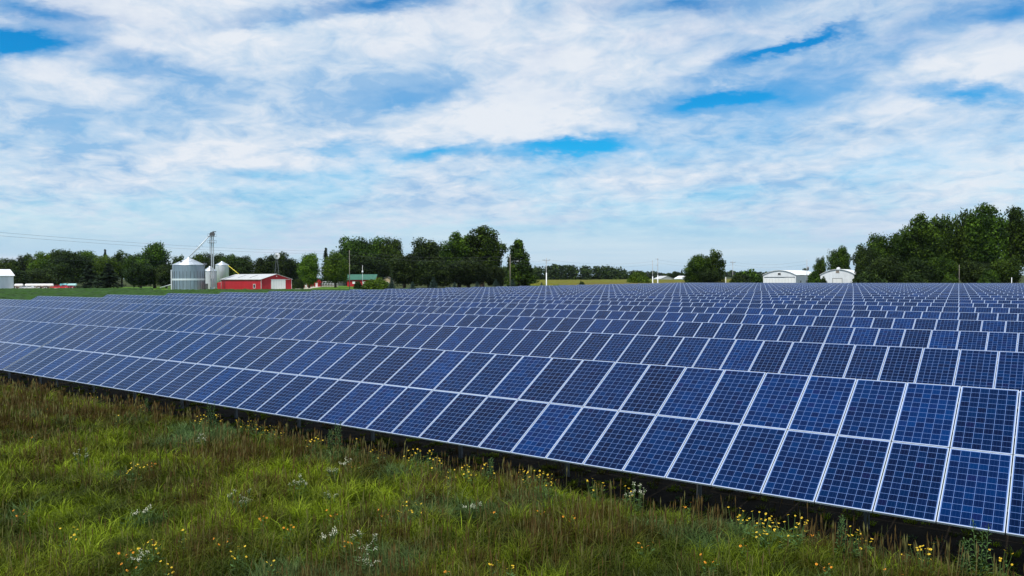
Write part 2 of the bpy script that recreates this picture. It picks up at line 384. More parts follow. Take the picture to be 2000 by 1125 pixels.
def leaf_mat(name, c0, c1, c2, trans=.25):
    """foliage: natural spread of leaf colour from the per-leaf attribute"""
    m = bpy.data.materials.new(name); m.use_nodes = True; t = NT(m.node_tree)
    at = t.n('ShaderNodeAttribute', attribute_name='tint').outputs['Fac']
    oi = t.n('ShaderNodeObjectInfo').outputs['Random']
    c = t.ramp(at, [(0, c0), (.5, c1), (1, c2)])
    c = t.n('ShaderNodeHueSaturation', {'Color': c, 'Hue': t.m('ADD', .49, t.m('MULTIPLY', oi, .02)), 'Value': t.m('ADD', .85, t.m('MULTIPLY', oi, .3))}).outputs[0]
    d = t.n('ShaderNodeBsdfPrincipled', {'Base Color': c, 'Roughness': .65, 'Specular IOR Level': .15})
    tr = t.n('ShaderNodeBsdfTranslucent', {'Color': c}); mx = t.n('ShaderNodeMixShader', {0: trans, 1: d.outputs[0], 2: tr.outputs[0]})
    t.n('ShaderNodeOutputMaterial', {'Surface': mx.outputs[0]}); return m
M_SOY = pmat('soybean_leaves', (.022, .060, .006), .8, 0, .45, .5, .8, 4, spec=.15)
v, q = crop_mesh(-420, -117, 20, 330, .9, .55, .14, 3)
_dep = -_s * v[:, 0] + _c * v[:, 1]; _u_ = 1000 + F_PX * (_c * v[:, 0] + _s * v[:, 1]) / np.maximum(_dep, 1)
_ok = _dep < np.where(_u_ < 165, 355, np.where(_u_ < 300, 350, 303)); q = q[_ok[q].all(1)]
sheet('painted_shade_strip', [Vector((-112, 15.25, 0)), Vector((9, 15.25, 0)), Vector((9, 19.5, 0)), Vector((-112, 19.5, 0))], pmat('painted_shade', (.020, .016, .011), .95, 0, .3, 2, .5, 10, spec=.05), .006)  # near-black sheet: shade beneath the front row painted into the ground colour
tag(link('soybean_field', np_mesh('soybean_field', v, q, M_SOY)), 'low dark green soybean field behind the ends of the panel rows', 'crop field', kind='stuff')
# corn beyond the far tables
def corn_mat():
    m = bpy.data.materials.new('corn'); m.use_nodes = True; t = NT(m.node_tree)
    s = t.n('ShaderNodeNewGeometry'); co = s.outputs['Position']
    nz = t.noise(co, .9, 5, .7); big_ = t.noise(co, .012, 3, .5)
    c = t.mix(t.sstep(nz, .35, .65), (.085, .110, .010), (.17, .165, .018))
    c = t.mix(t.sstep(big_, .4, .6), c, (.12, .105, .025))
    z = t.n('ShaderNodeSeparateXYZ', {0: co}).outputs[2]
    c = t.mix(t.sstep(t.m('ADD', z, t.m('MULTIPLY', nz, .8)), 2.5, 1.9), c, (.035, .075, .010))   # green leaves below the tassels
    p = t.n('ShaderNodeBsdfPrincipled', {'Base Color': c, 'Roughness': .9, 'Specular IOR Level': .1})
    t.n('ShaderNodeOutputMaterial', {'Surface': p.outputs[0]}); return m
M_CORN = corn_mat()
def field_local(name, u0, u1, d0, d1, h, step, seed, mat, label):
    w0 = (u1 - u0) / F_PX * d1
    v, q = crop_mesh(0, w0, d0, d1, step, h, .16, seed)
    uu_ = u0 + (u1 - u0) * v[:, 0] / w0; lat_ = (uu_ - 1000) / F_PX * v[:, 1]; dd_ = v[:, 1].copy()
    v[:, 0] = _c * lat_ - _s * dd_; v[:, 1] = _s * lat_ + _c * dd_
    return tag(link(name, np_mesh(name, v, q, mat)), label, 'crop field', kind='stuff')
field_local('corn_field', 1034, 1600, 300, 610, 2.1, 1.3, 11, M_CORN, 'tall corn with yellow tassels behind the far panel rows')
far = pmat('far_crop', (.13, .15, .03), .95, 0, .3, .01, spec=.1)
o = field_local('far_field', 900, 1700, 640, 880, 1.2, 6, 12, far, 'distant pale olive crop field in front of the far woods')

# ---------------------------------------------------------------- trees
M_BARK = pmat('bark', (.085, .065, .048), .9, 0, .25, 3, .5, 12)
L_MID = leaf_mat('leaves_mid', (.008, .019, .003), (.026, .058, .005), (.100, .175, .010))
L_DARK = leaf_mat('leaves_dark', (.006, .013, .003), (.016, .033, .005), (.056, .090, .010), .15)
L_LIGHT = leaf_mat('leaves_light', (.028, .062, .005), (.065, .130, .008), (.130, .210, .012), .3)
L_BLUE = leaf_mat('needles_blue', (.020, .040, .030), (.040, .075, .060), (.070, .115, .095), .05)
L_NEED = leaf_mat('needles_dark', (.010, .022, .010), (.016, .034, .014), (.028, .052, .018), .05)
def leaves(rg, C, Rl, per, size, flat=.9, shell=.55):
    """leaf clumps spread through a set of lobes; C centres (n,3), Rl radii (n,3)"""
    n = len(C); k = np.repeat(np.arange(n), per)
    d = rg.normal(size=(len(k), 3)); d /= np.linalg.norm(d, axis=1)[:, None]
    rad = shell + (1.08 - shell) * rg.random(len(k)) ** .7
    rad *= 1 + .22 * np.sin(d[:, 0] * 5 + k) * np.cos(d[:, 2] * 6 + k * 1.7)
    P_ = C[k] + d * rad[:, None] * Rl[k] + rg.normal(0, size * .5, (len(k), 3))
    nrm = d * .8 + rg.normal(size=d.shape) * .7; nrm[:, 2] += .35; nrm /= np.linalg.norm(nrm, axis=1)[:, None]
    t = np.cross(nrm, rg.normal(size=d.shape)); t /= np.linalg.norm(t, axis=1)[:, None]; b = np.cross(nrm, t)
    s = size * (.55 + .9 * rg.random(len(k)))[:, None]; s2 = s * flat * (.45 + .55 * rg.random(len(k)))[:, None]
    v = np.stack([P_ - t * s, P_ - b * s2 + t * s * .2, P_ + t * s, P_ + b * s2 + t * s * .2], 1).reshape(-1, 3)
    q = np.arange(len(v)).reshape(-1, 4)
    lobe = rg.random(n) * .5
    tint = np.clip(lobe[k] * 1.1 + rg.random(len(k)) * .5, 0, 1)
    return v, q, np.repeat(tint, 4)
def tree_mesh(kind, seed, h, wd):
    rg = np.random.default_rng(seed); C, Rl = [], []
    limbs = MB(); rr = random.Random(seed)
    r = wd / 2
    if kind in ('broad', 'tall', 'open', 'cone'):
        z0 = {'broad': .10, 'tall': .20, 'open': .12, 'cone': .06}[kind] * h
        if kind == 'cone':
            for i in range(46):
                t = (i + rg.random()) / 46; prof = (1 - t) ** .7 * .95 + .06; a = i * 2.399 + rg.normal(0, .4)
                q_ = r * prof * (.35 + .55 * rg.random()); lr = r * (.16 + .16 * (1 - t)) * (.8 + .4 * rg.random())
                C.append((q_ * math.cos(a), q_ * math.sin(a), z0 + (h - z0) * t * .95)); Rl.append((lr, lr, lr * 1.05))
        else:                       # several main limbs, each carrying its own plume of lobes
            npl = {'broad': 9, 'tall': 8, 'open': 7}[kind]
            for i in range(npl):
                a = i * 2.399 + rg.normal(0, .35); f = math.sqrt((i + .3) / npl)
                q_ = r * (.68 if kind != 'tall' else .66) * f * (.85 + .3 * rg.random())
                ht = h * {'broad': 1.0 - .32 * f * f, 'tall': 1.0 - .20 * f * f, 'open': 1.0 - .26 * f * f}[kind] * (1 - (.15 * rg.random() if i != 2 else 0))
                pr_ = r * {'broad': .44, 'tall': .37, 'open': .32}[kind] * (.85 + .35 * rg.random())
                lo = z0 + h * (.02 + .10 * rg.random()) + (h * .14 * (1 - f) if kind == 'open' else 0)
                m = 12 if kind != 'open' else 9
                for j in range(m):
                    t = (j + rg.random() * .6) / m; z = lo + (ht - lo) * (.06 + .94 * t)
                    w_ = pr_ * math.sin(math.pi * (.22 + .56 * t)) ** .6
                    lr = w_ * (.52 + .42 * rg.random()); b_ = rg.random() * 6.283; of = pr_ * .55 * rg.random()
                    C.append((q_ * (.72 + .28 * t) * math.cos(a) + of * math.cos(b_), q_ * (.72 + .28 * t) * math.sin(a) + of * math.sin(b_), min(z, ht - lr * .8))); Rl.append((lr, lr, lr * (.75 + .35 * rg.random())))
        th = h * .022 + .08
        top = Vector((rr.uniform(-.3, .3), rr.uniform(-.3, .3), h * .72)); fork = Vector((0, 0, h * .2))
        limbs.tube((0, 0, -.3), fork, th * 1.25, th, 9); limbs.tube(fork, top, th, th * .25, 7)
        for i in range(0, len(C), 4):
            c = Vector(C[i]); zb = max(h * .12, c.z * .5); b = fork.lerp(top, min(.95, max(0, (zb - fork.z) / (top.z - fork.z))))
            mid = b.lerp(c, .55) + Vector((0, 0, h * .02)); limbs.tube(b, mid, th * .38, th * .22, 5, False); limbs.tube(mid, c, th * .22, th * .07, 5, False)
        per = {'broad': 190, 'tall': 180, 'open': 150, 'cone': 190}[kind]
        size = .30 if h > 13 else .22
        v, q, tn = leaves(rg, np.array(C), np.array(Rl), per, size, shell=.5)
    elif kind == 'spruce':
        limbs.tube((0, 0, -.2), (0, 0, h * .95), h * .02 + .05, .02, 7)
        V_, T_ = [], []; lv = int(26)
        P_, D_, S_ = [], [], []
        for i in range(lv):
            t = i / lv; z = h * (.05 + .93 * t); rad = r * (1 - t) ** .85 * (1 + .12 * rg.normal())
            nb = int(15 - 8 * t)
            for j in range(nb):
                a = rg.random() * 6.283; ln = rad * (.8 + .35 * rg.random())
                m = 10
                for k in range(m):
                    f = (k + rg.random()) / m
                    P_.append((ln * f * math.cos(a) + rg.normal(0, .05 * r), ln * f * math.sin(a) + rg.normal(0, .05 * r), z - ln * f * .28 + rg.normal(0, .03 * r))); D_.append(a)
        P_ = np.array(P_); D_ = np.array(D_); n = len(P_); s = max(.12, h * .028)
        t = np.stack([np.cos(D_), np.sin(D_), -.35 + 0 * D_], -1); b = np.cross(t, rg.normal(size=(n, 3)) * .5 + (0, 0, 1)); b /= np.linalg.norm(b, axis=1)[:, None]
        v = np.stack([P_ - t * s, P_ - b * s * .6, P_ + t * s, P_ + b * s * .6], 1).reshape(-1, 3); q = np.arange(len(v)).reshape(-1, 4)
        tn = np.repeat(rg.random(n), 4)
    else:                           # bush
        for i in range(26):
            a = i * 2.399; rad = r * math.sqrt((i + .5) / 26) * .78; t = rad / r
            zt = h * math.sqrt(max(0.05, 1 - t * t * 1.15)) * (.8 + .3 * rg.random()); lr = r * .26
            C.append((rad * math.cos(a), rad * math.sin(a), max(lr * .3, zt - lr * .8))); Rl.append((lr, lr, min(h * .4, lr)))
            C.append((rad * math.cos(a), rad * math.sin(a), zt * .35)); Rl.append((lr, lr, h * .3))
            limbs.tube((rad * .2 * math.cos(a), rad * .2 * math.sin(a), -.1), (rad * .8 * math.cos(a), rad * .8 * math.sin(a), zt * .7), .05, .02, 5, False)
        v, q, tn = leaves(rg, np.array(C), np.array(Rl), 190, .24, shell=.45)
    col = np.repeat(tn[:, None], 3, 1)
    return limbs, v, q, col
LIB = {}
def tree_proto(kind, var, leafm):
    key = (kind, var, leafm.name)
    if key not in LIB:
        h, wd = {'broad': (18, 16), 'tall': (24, 15), 'open': (12, 12), 'cone': (16, 12), 'spruce': (9, 5), 'bush': (4, 8)}[kind]
        lk = (kind, var)
        if lk not in LIB: LIB[lk] = tree_mesh(kind, hash(kind) % 7 * 0 + len(kind) * 100 + var, h, wd)
        limbs, v, q, col = LIB[lk]
        LIB[key] = (limbs.mesh('trunk', M_BARK, weld=False), np_mesh('crown', v, q, leafm, col), h, wd)
    return LIB[key]
tree_r = random.Random(9)
def tree(u, vtop, wpx, d, kind, var, leafm, label, name=None, group='trees round the farmstead', cat='tree', hscale=1.0):
    tm, cm, h0, w0 = tree_proto(kind, var, leafm)
    h = Z(u, vtop, d) * hscale; wd = wpx * d / F_PX
    nm = name or {'broad': 'broadleaf_tree', 'tall': 'cottonwood_tree', 'open': 'broadleaf_tree', 'cone': 'broadleaf_tree', 'spruce': 'spruce_tree', 'bush': 'bush'}[kind]
    root = empty(nm, W(u, d), tree_r.uniform(0, 6.28), label, cat, group)
    sx_, sz_ = wd / w0 * (1.05 if kind == 'tall' else 1.15), h / h0
    for nme, me in (('trunk' if kind != 'bush' else 'stems', tm), ('crown' if kind != 'bush' else 'foliage', cm)):
        o = link(nme, me, root); o.scale = (sx_, sx_, sz_)
    return root
MD, DK, LT, BL, ND = L_MID, L_DARK, L_LIGHT, L_BLUE, L_NEED
GW = 'trees of the western wood'
for a in [
 (-30, 503, 70, 470, 'broad', 0, MD, 'round green tree behind the white barn at the left edge'),
 (18, 502, 46, 470, 'broad', 1, MD, 'first small round tree of the western wood, right beside the white barn'),
 (48, 494, 44, 480, 'open', 2, DK, 'thin dark tree with gaps in its top, behind the white tank trailers'),
 (66, 491, 38, 470, 'open', 0, MD, 'small loose-topped tree just right of the thin dark one in the western wood'),
 (90, 486, 56, 460, 'broad', 2, LT, 'yellowish green tree in the western wood, above the right-hand white tanks'),
 (118, 484, 60, 465, 'broad', 0, MD, 'broad green tree behind the red pickup and teal tanks'),
 (140, 483, 76, 425, 'broad', 3, DK, 'large very dark round tree right behind the teal tanks'),
 (172, 486, 56, 465, 'broad', 1, LT, 'light green crown right of the very dark round tree'),
 (206, 484, 20, 480, 'spruce', 1, ND, 'pointed conifer tip poking out above the western wood'),
 (205, 492, 60, 455, 'broad', 2, LT, 'wide yellow green crown above the dark spruces'),
 (238, 488, 54, 460, 'open', 1, MD, 'low open-topped tree between the spruces and the tallest oak on the left'),
 (262, 490, 44, 440, 'broad', 3, MD, 'mid green tree tucked against the left side of the tall oak'),
 (302, 470, 74, 400, 'broad', 1, MD, 'tallest spreading oak of the western wood, left of the grain bins'),
 (275, 510, 60, 385, 'broad', 0, DK, 'low dark tree under the left side of the tall oak'),
 (325, 512, 50, 385, 'broad', 2, DK, 'low dark tree between the tall oak and the grain bins'),
 (30, 524, 60, 440, 'broad', 3, DK, 'dark understorey tree just behind the long white tanks'),
 (85, 522, 66, 440, 'broad', 0, DK, 'dark understorey tree behind the pair of parked silver cars'),
 (350, 496, 44, 430, 'open', 2, MD, 'ragged tree behind the peak of the big grain bin'),
 (392, 489, 52, 420, 'broad', 3, MD, 'round tree left of the grain elevator tower'),
 (424, 491, 46, 425, 'broad', 0, DK, 'dark tree right behind the elevator tower'),
 (452, 490, 54, 420, 'broad', 2, MD, 'round tree above the tall narrow grain bin'),
 (476, 497, 44, 420, 'broad', 1, DK, 'dark tree sloping down right of the yellow auger')]:
    tree(*a, group=GW)
tree(175, 516, 46, 405, 'spruce', 0, ND, 'left dark spruce of the pair in front of the western wood', group='dark spruces')
tree(212, 513, 56, 400, 'spruce', 1, ND, 'right and broader dark spruce in front of the western wood', group='dark spruces')
GC = 'trees around the farmyard'
for a in [
 (510, 500, 46, 400, 'broad', 0, DK, 'dark round tree left of the windmill'),
 (541, 486, 56, 400, 'broad', 2, DK, 'dark tree directly behind the windmill wheel'),
 (572, 501, 44, 410, 'broad', 3, DK, 'dark low tree right of the windmill'),
 (604, 492, 54, 380, 'broad', 1, LT, 'bright green tree standing over the small red sheds'),
 (637, 481, 26, 430, 'spruce', 1, ND, 'narrow pine with its tip above the bright trees'),
 (655, 486, 52, 390, 'broad', 3, LT, 'bright yellow green tree left of the tall utility pole'),
 (690, 457, 74, 482, 'broad', 0, MD, 'tall green tree behind the green-roofed red shed'),
 (728, 455, 70, 485, 'broad', 2, MD, 'tallest rounded tree above the green-roofed shed'),
 (766, 460, 60, 480, 'broad', 1, MD, 'tall tree with ragged right shoulder beyond the round green bush'),
 (712, 492, 90, 472, 'broad', 3, DK, 'wide dark tree low behind the green roof'),
 (790, 492, 78, 350, 'broad', 0, DK, 'wide spreading dark tree right of the green-roofed shed'),
 (838, 457, 86, 370, 'broad', 2, DK, 'dark domed tree with a flat top left of the tallest tree'),
 (845, 505, 90, 345, 'broad', 1, DK, 'low dark tree under the domed one'),
 (897, 446, 78, 345, 'tall', 0, MD, 'left half of the tallest green pair of trees'),
 (942, 438, 94, 345, 'tall', 1, MD, 'tallest tree of the farmstead with broad full crown'),
 (915, 500, 100, 330, 'broad', 3, DK, 'shrubby dark tree at the foot of the tallest pair'),
 (968, 515, 44, 335, 'broad', 2, DK, 'small dark tree at the right foot of the tallest pair'),
 (1013, 467, 66, 320, 'cone', 0, MD, 'separate pyramid-shaped green tree behind the street lamp'),
 (1028, 512, 34, 325, 'broad', 2, DK, 'small dark tree filling the right foot of the pyramid tree')]:
    tree(*a, group=GC)
for (u, vt, wp, lab) in [(765, 542, 14, 'tallest narrow blue spruce right of the round green bush'), (806, 549, 13, 'small blue spruce second from the green bush'), (847, 541, 17, 'widest blue spruce in front of the dark domed tree'),
        (888, 550, 12, 'low blue spruce below the left half of the tall pair'), (932, 549, 13, 'low blue spruce below the tallest tree'), (969, 544, 16, 'pale rounded blue spruce left of the street lamp'),
        (1001, 545, 15, 'blue spruce at the foot of the pyramid tree'), (1058, 551, 10, 'last tiny blue spruce beside the pole with the white base')]:
    tree(u, vt, wp * 1.25, 285, 'spruce', 0, BL, lab, 'blue_spruce', 'row of young blue spruces')
tree(737, 545, 54, 290, 'bush', 0, LT, 'big round yellow green bush before the green-roofed shed', cat='bush', group='bushes')
tree(699, 550, 15, 300, 'bush', 1, DK, 'small dark shrub against the wall of the green-roofed shed', cat='bush', group='bushes')
tree(582, 545, 22, 360, 'bush', 1, DK, 'dark shrub between the red barn and the small sheds', cat='bush', group='bushes')
tree(1247, 533, 42, 330, 'bush', 1, LT, 'rounded light green bush left of the twin poles', cat='bush', group='bushes')
tree(1136, 550, 12, 300, 'bush', 0, DK, 'tiny dark bush at the edge of the corn', cat='bush', group='bushes')
tree(1461, 529, 58, 290, 'bush', 0, MD, 'wide dark green bush left of the curved-roof sheds', cat='bush', group='bushes')
tree(1448, 537, 40, 280, 'bush', 1, DK, 'lower dark bush under the left end of the wide bush', cat='bush', group='bushes')
tree(1590, 533, 26, 262, 'bush', 1, MD, 'green bush between the two curved-roof sheds', cat='bush', group='bushes')
tree(1608, 542, 14, 258, 'bush', 0, DK, 'small bush against the left corner of the right-hand shed', cat='bush', group='bushes')
tree(1362, 494, 60, 280, 'broad', 1, MD, 'left crown of the lone ragged tree in mid field', group='lone field trees')
tree(1391, 486, 58, 284, 'open', 1, MD, 'right and taller crown of the lone ragged tree in mid field', group='lone field trees')
tree(1376, 520, 66, 278, 'broad', 3, DK, 'low dark growth at the foot of the lone ragged tree', group='lone field trees')
tree(1603, 499, 32, 330, 'open', 2, MD, 'small loose tree behind the gap between the sheds', group='trees behind the sheds')
tree(1641, 473, 44, 315, 'broad', 2, MD, 'narrow tree rising over the roof of the right-hand shed', group='trees behind the sheds')
tree(1572, 521, 22, 340, 'open', 0, DK, 'low dark treetop over the roof of the left-hand shed', group='trees behind the sheds')
GR = 'tall trees of the eastern shelter belt'
for a in [
 (1688, 468, 44, 262, 'broad', 2, DK, 'leftmost low tree of the eastern belt, next to the shed'),
 (1716, 452, 60, 268, 'broad', 1, MD, 'second tree of the eastern belt, rounded and ragged'),
 (1756, 441, 58, 265, 'broad', 6, MD, 'third tree of the eastern belt, below the tall ones'),
 (1802, 408, 90, 262, 'tall', 0, MD, 'tall cottonwood on the left side of the bright sky gap'),
 (1845, 413, 62, 272, 'broad', 4, MD, 'narrow cottonwood between the two tall crowns'),
 (1886, 407, 64, 266, 'broad', 5, MD, 'cottonwood right of the sky gaps with pointed top'),
 (1926, 393, 84, 260, 'tall', 1, MD, 'highest cottonwood of the eastern belt'),
 (1983, 397, 78, 262, 'tall', 2, MD, 'cottonwood at the right edge with yellowish leaves'),
 (2030, 400, 66, 262, 'tall', 2, MD, 'cottonwood just past the right edge'),
 (1730, 495, 70, 252, 'broad', 0, DK, 'low dark tree under the left end of the belt'),
 (1785, 500, 70, 252, 'broad', 3, DK, 'low dark tree under the tall cottonwood'),
 (1834, 500, 66, 250, 'broad', 1, MD, 'mid green lower tree left of the thin pole'),
 (1905, 503, 66, 250, 'broad', 2, DK, 'low dark tree right of the thin pole'),
 (1965, 500, 70, 250, 'broad', 0, MD, 'lower green tree beneath the right-edge cottonwoods'),
 (1855, 537, 30, 240, 'bush', 0, MD, 'pale green shrub at the foot of the belt, left of the thin pole'),
 (1932, 529, 38, 240, 'bush', 1, MD, 'pale green shrub at the foot of the belt, right of the thin pole'),
 (1700, 530, 60, 250, 'bush', 0, DK, 'dark shrub beside the right wall of the shed'),
 (1775, 533, 60, 248, 'bush', 1, DK, 'dark shrub in deep shade below the tall cottonwood')]:
    tree(*a, group=GR)
# far woods that read as one mass
def wood(name, u0, u1, prof, d, depth, leafm, label, seed, size=1.3):
    rg = np.random.default_rng(seed); C, Rl = [], []
    n = int((u1 - u0) / F_PX * d / 5)
    for i in range(n):
        u = u0 + (u1 - u0) * (i + rg.random()) / n; vt = np.interp(u, *zip(*prof)) + rg.normal(0, 1.1)
        for k in range(3):
            dd = d + depth * (k + rg.random()) / 3; h = Z(u, vt, d) * (1 + .05 * k); p = W(u, dd)
            lr = 4.2 + 1.6 * rg.random()
            for f in (1, .6, .25):
                C.append((p.x, p.y, max(1.5, h * f - lr * .8))); Rl.append((lr, lr, lr * (.9 if f == 1 else 1.2)))
    v, q, tn = leaves(rg, np.array(C), np.array(Rl), 55, size, shell=.6)
    return tag(link(name, np_mesh(name, v, q, leafm, np.repeat(tn[:, None], 3, 1))), label, 'woods', kind='stuff')
wood('distant_wood', 965, 1236, [(965, 521), (1040, 524), (1095, 520), (1150, 523), (1200, 525), (1222, 528), (1236, 536)], 880, 60, L_DARK, 'distant dark tree line beyond the corn, left of the light green bush', 21)
wood('farther_wood', 1236, 1345, [(1236, 532), (1280, 533), (1300, 535), (1345, 534)], 1500, 60, L_DARK, 'faraway low blue-green tree line behind the twin poles', 22, 2.0)
wood('horizon_wood', 1345, 1700, [(1345, 532), (1420, 533), (1480, 534), (1700, 534)], 2300, 60, L_DARK, 'very distant bluish tree line on the horizon left of the sheds', 23, 3.0)
for (u, vt, wp, lab) in [(1308, 532, 12, 'tiny far tree left of the distant white shed'), (1320, 529, 18, 'far dark round tree beside the distant white shed'), (1332, 526, 7, 'far pointed tree next to the lone ragged tree'), (1408, 531, 8, 'far small tree just right of the lone ragged tree')]:
    tree(u, vt, wp, 700, 'broad' if wp > 8 else 'cone', 0, DK, lab, group='far field trees')

# ---------------------------------------------------------------- farm buildings
M_RED = ribbed('red_steel', (.44, .008, .020), .55, 0, 'XY', .45, .35, .10, .85)
M_ROOFG = ribbed('grey_roof', (.56, .56, .56), .5, .2, 'Y', .6, .5, .12, .75)
M_WHITE = ribbed('white_steel', (.74, .77, .80), .55, 0, 'XY', .5, .3, .07, .85)
M_WROOF = ribbed('white_roof', (.86, .87, .88), .45, 0, 'Y', .7, .4, .06, .85)
M_WTRIM = pmat('white_trim', (.82, .83, .84), .5)
M_DOOR = ribbed('white_door', (.80, .81, .80), .5, 0, 'X', 1.1, .3, .03, .85)
M_GREENR = ribbed('green_roof', (.03, .13, .085), .5, .1, 'Y', .5, .5, .15, .8)
M_DARKG = pmat('dark_glass', (.03, .035, .04), .15)
M_GALV = ribbed('galvanised_wall', (.36, .43, .50), .38, .75, 'Z', .28, .6, .18, .75)
M_GALVR = ribbed('galvanised_roof', (.62, .66, .70), .42, .5, 'Z', .35, .3, .12, .85)
M_GALVW = ribbed('pale_galvanised_wall', (.70, .73, .76), .45, .35, 'Z', .25, .5, .12, .75)
M_GREYD = pmat('dark_metal', (.10, .105, .11), .6, .4)
M_YEL = pmat('yellow_paint', (.62, .52, .04), .5)
M_WOOD = pmat('weathered_wood', (.23, .20, .17), .9, 0, .2, 2, .4, 12)
M_TAN = pmat('tan_siding', (.45, .33, .22), .8, 0, .1)

def gabled(name, label, corner, rz, Wd, L, eave, ridge, wallm, roofm, over=.35, curved=False, cat='barn', trim=None):
    """local x runs along the gable front, y back along the ridge"""
    root = empty(name, corner, rz, label, cat)
    if curved:
        pr = [(Wd * i / 14, eave + (ridge - eave) * (1 - abs(2 * i / 14 - 1) ** 2.0)) for i in range(15)]
    else: pr = [(0, eave), (Wd / 2, ridge), (Wd, eave)]
    MB().prism([(0, 0), (Wd, 0)] + pr[::-1], 0, L).build('walls', wallm, root)
    rf = MB()
    ext = [(-over, pr[0][1] - over * (pr[1][1] - pr[0][1]) / (pr[1][0] - pr[0][0]))] + pr[1:-1] + [(Wd + over, pr[-1][1] - over * (pr[1][1] - pr[0][1]) / (pr[1][0] - pr[0][0]))]
    for (xa, za), (xb, zb) in zip(ext, ext[1:]):
        a = (xa, -over, za + .06); b = (xb, -over, zb + .06); c = (xb, L + over, zb + .06); d = (xa, L + over, za + .06)
        lo = [(p[0], p[1], p[2] + .12) for p in (a, b, c, d)]
        rf.face([a, b, c, d][::-1]); rf.face(lo)
        rf.face([a, b, lo[1], lo[0]]); rf.face([c, d, lo[3], lo[2]])
        if xa == ext[0][0]: rf.face([d, a, lo[0], lo[3]])
        if xb == ext[-1][0]: rf.face([b, c, lo[2], lo[1]])
    r_ = rf.build('roof', roofm, root)
    if trim:
        t_ = MB()
        for x in (-.04, Wd - .08): t_.box(x, x + .12, -.04, .08, 0, eave)
        t_.box(-.04, .08, L - .08, L + .04, 0, eave)
        t_.box(-.05, -.003, .08, L - .08, eave - .12, eave + .02)
        t_.build('trim', trim, root)
    return root, r_
def front_box(root, name, x0, x1, z0, z1, mat, d=.05, fr=None, label=None):     # on the gable front (y=0)
    o = MB().box(x0, x1, -d, .02, z0, z1).build(name, mat, root)
    if label: o['label'] = label
    if fr:
        f = MB(); w_ = .12
        f.box(x0 - w_, x0 - .002, -d - .03, -.003, z0, z1 + w_); f.box(x1 + .002, x1 + w_, -d - .03, -.003, z0, z1 + w_); f.box(x0 - .002, x1 + .002, -d - .03, -.003, z1 + .002, z1 + w_)
        f.build('frame', fr, o)
    return o
def side_box(root, name, y0, y1, z0, z1, mat, d=.05, fr=None, x=0.0, sgn=-1):    # on the long wall
    xa, xb = (x - d, x + .02) if sgn < 0 else (x - .02, x + d)
    o = MB().box(xa, xb, y0, y1, z0, z1).build(name, mat, root)
    if fr:
        f = MB(); w_ = .16; xc, xd = (x - d - .03, x - .003) if sgn < 0 else (x + .003, x + d + .03)
        f.box(xc, xd, y0 - w_, y0 - .002, z0 - w_, z1 + w_); f.box(xc, xd, y1 + .002, y1 + w_, z0 - w_, z1 + w_)
        f.box(xc, xd, y0, y1, z1 + .002, z1 + w_); f.box(xc, xd, y0, y1, z0 - w_, z0 - .002); f.build('frame', fr, o)
    return o
# red barn
c0 = W(510, 306); brz = YAW + math.atan2(.72, .69)
root, rf = gabled('red_barn', 'long low red steel barn with pale grey roof and white sliding door', c0, brz, 13.4, 34, 4.45, 6.5, M_RED, M_ROOFG, .4, trim=M_WTRIM)
front_box(root, 'sliding_door', 4.3, 10.6, .05, 4.35, M_DOOR, .12)
front_box(root, 'door_track', 4.1, 12.6, 4.38, 4.5, M_WTRIM, .2)
front_box(root, 'gable_light', 6.5, 6.85, 5.5, 5.9, M_WTRIM, .2)
side_box(root, 'window', 4.6, 6.1, 1.1, 2.5, M_DARKG, .06, M_WTRIM)
for y in (12, 22): 
    o = MB(); a = (13.4 / 2 * .25, 4.45 + (6.5 - 4.45) * .25 + .2); b = (13.4 / 2 * .8, 4.45 + 2.05 * .8 + .2)
    o.face([(a[0], y, a[1]), (a[0], y + .9, a[1]), (b[0], y + .9, b[1]), (b[0], y, b[1])][::-1]); o.build('skylight', M_GREYD, rf)
lean = MB().prism([(.2, 0), (4.2, 0), (4.2, 3.9), (.2, 3.1)], 34.01, 38); lean.build('lean_to', M_RED, root)
# white barn, left edge
root, rf = gabled('white_barn', 'white steel barn cut off by the left edge, white roof', W(26.5, 361), math.pi, 9.5, 34, 6.7, 9.4, M_WHITE, M_WROOF, .5, trim=M_WTRIM)
# green roofed shed
root, rf = gabled('red_shed', 'red shed with a dark green metal roof behind the round bush', W(684.5, 433), YAW + R(90) - R(180), 9, 15.5, 4.0, 6.6, M_RED, M_GREENR, .6, cat='shed')
root.location = W(684.5, 440); root.rotation_euler[2] = YAW + R(-90)
for y0 in (3.0, 8.6): side_box(root, 'window', y0, y0 + 1.5, 1.5, 2.8, M_WTRIM, .06, None, 9, 1)
# the shed's local frame: x points towards the camera, y to the right
c = W(640, 470)
MB_ = gabled('red_outbuilding', 'small red outbuilding under the bright green tree, right of its trunk', W(613, 432), YAW, 5.4, 5, 3.0, 4.4, M_RED, M_GREENR, .4, cat='shed')[0]
front_box(MB_, 'door', .9, 2.1, .05, 2.2, M_WTRIM)
MB_ = gabled('teal_outbuilding', 'small teal-roofed hut with red and white front left of the bright tree', W(587, 425), YAW, 5.6, 5, 3.0, 4.6, M_RED, M_GREENR, .4, cat='shed')[0]
front_box(MB_, 'door', 2.4, 3.6, .05, 2.2, M_WTRIM)
MB_ = gabled('grey_shed', 'long low grey shed roof in shade beneath the bright trees', W(630, 470), YAW, 14, 6, 2.8, 5.2, M_GREYD, M_ROOFG, .4, cat='shed')[0]
front_box(MB_, 'door', 5, 7.6, .05, 2.3, M_GREYD)
MB_ = gabled('tan_house', 'tan house corner showing between dark trees and a blue spruce', W(747, 452), YAW, 5.5, 8, 3.4, 5.2, M_TAN, pmat('brown_shingles', (.09, .075, .06), .9), .4, cat='house')[0]
front_box(MB_, 'window', 2.0, 3.4, 1.2, 2.4, M_DARKG, .05, M_WTRIM)
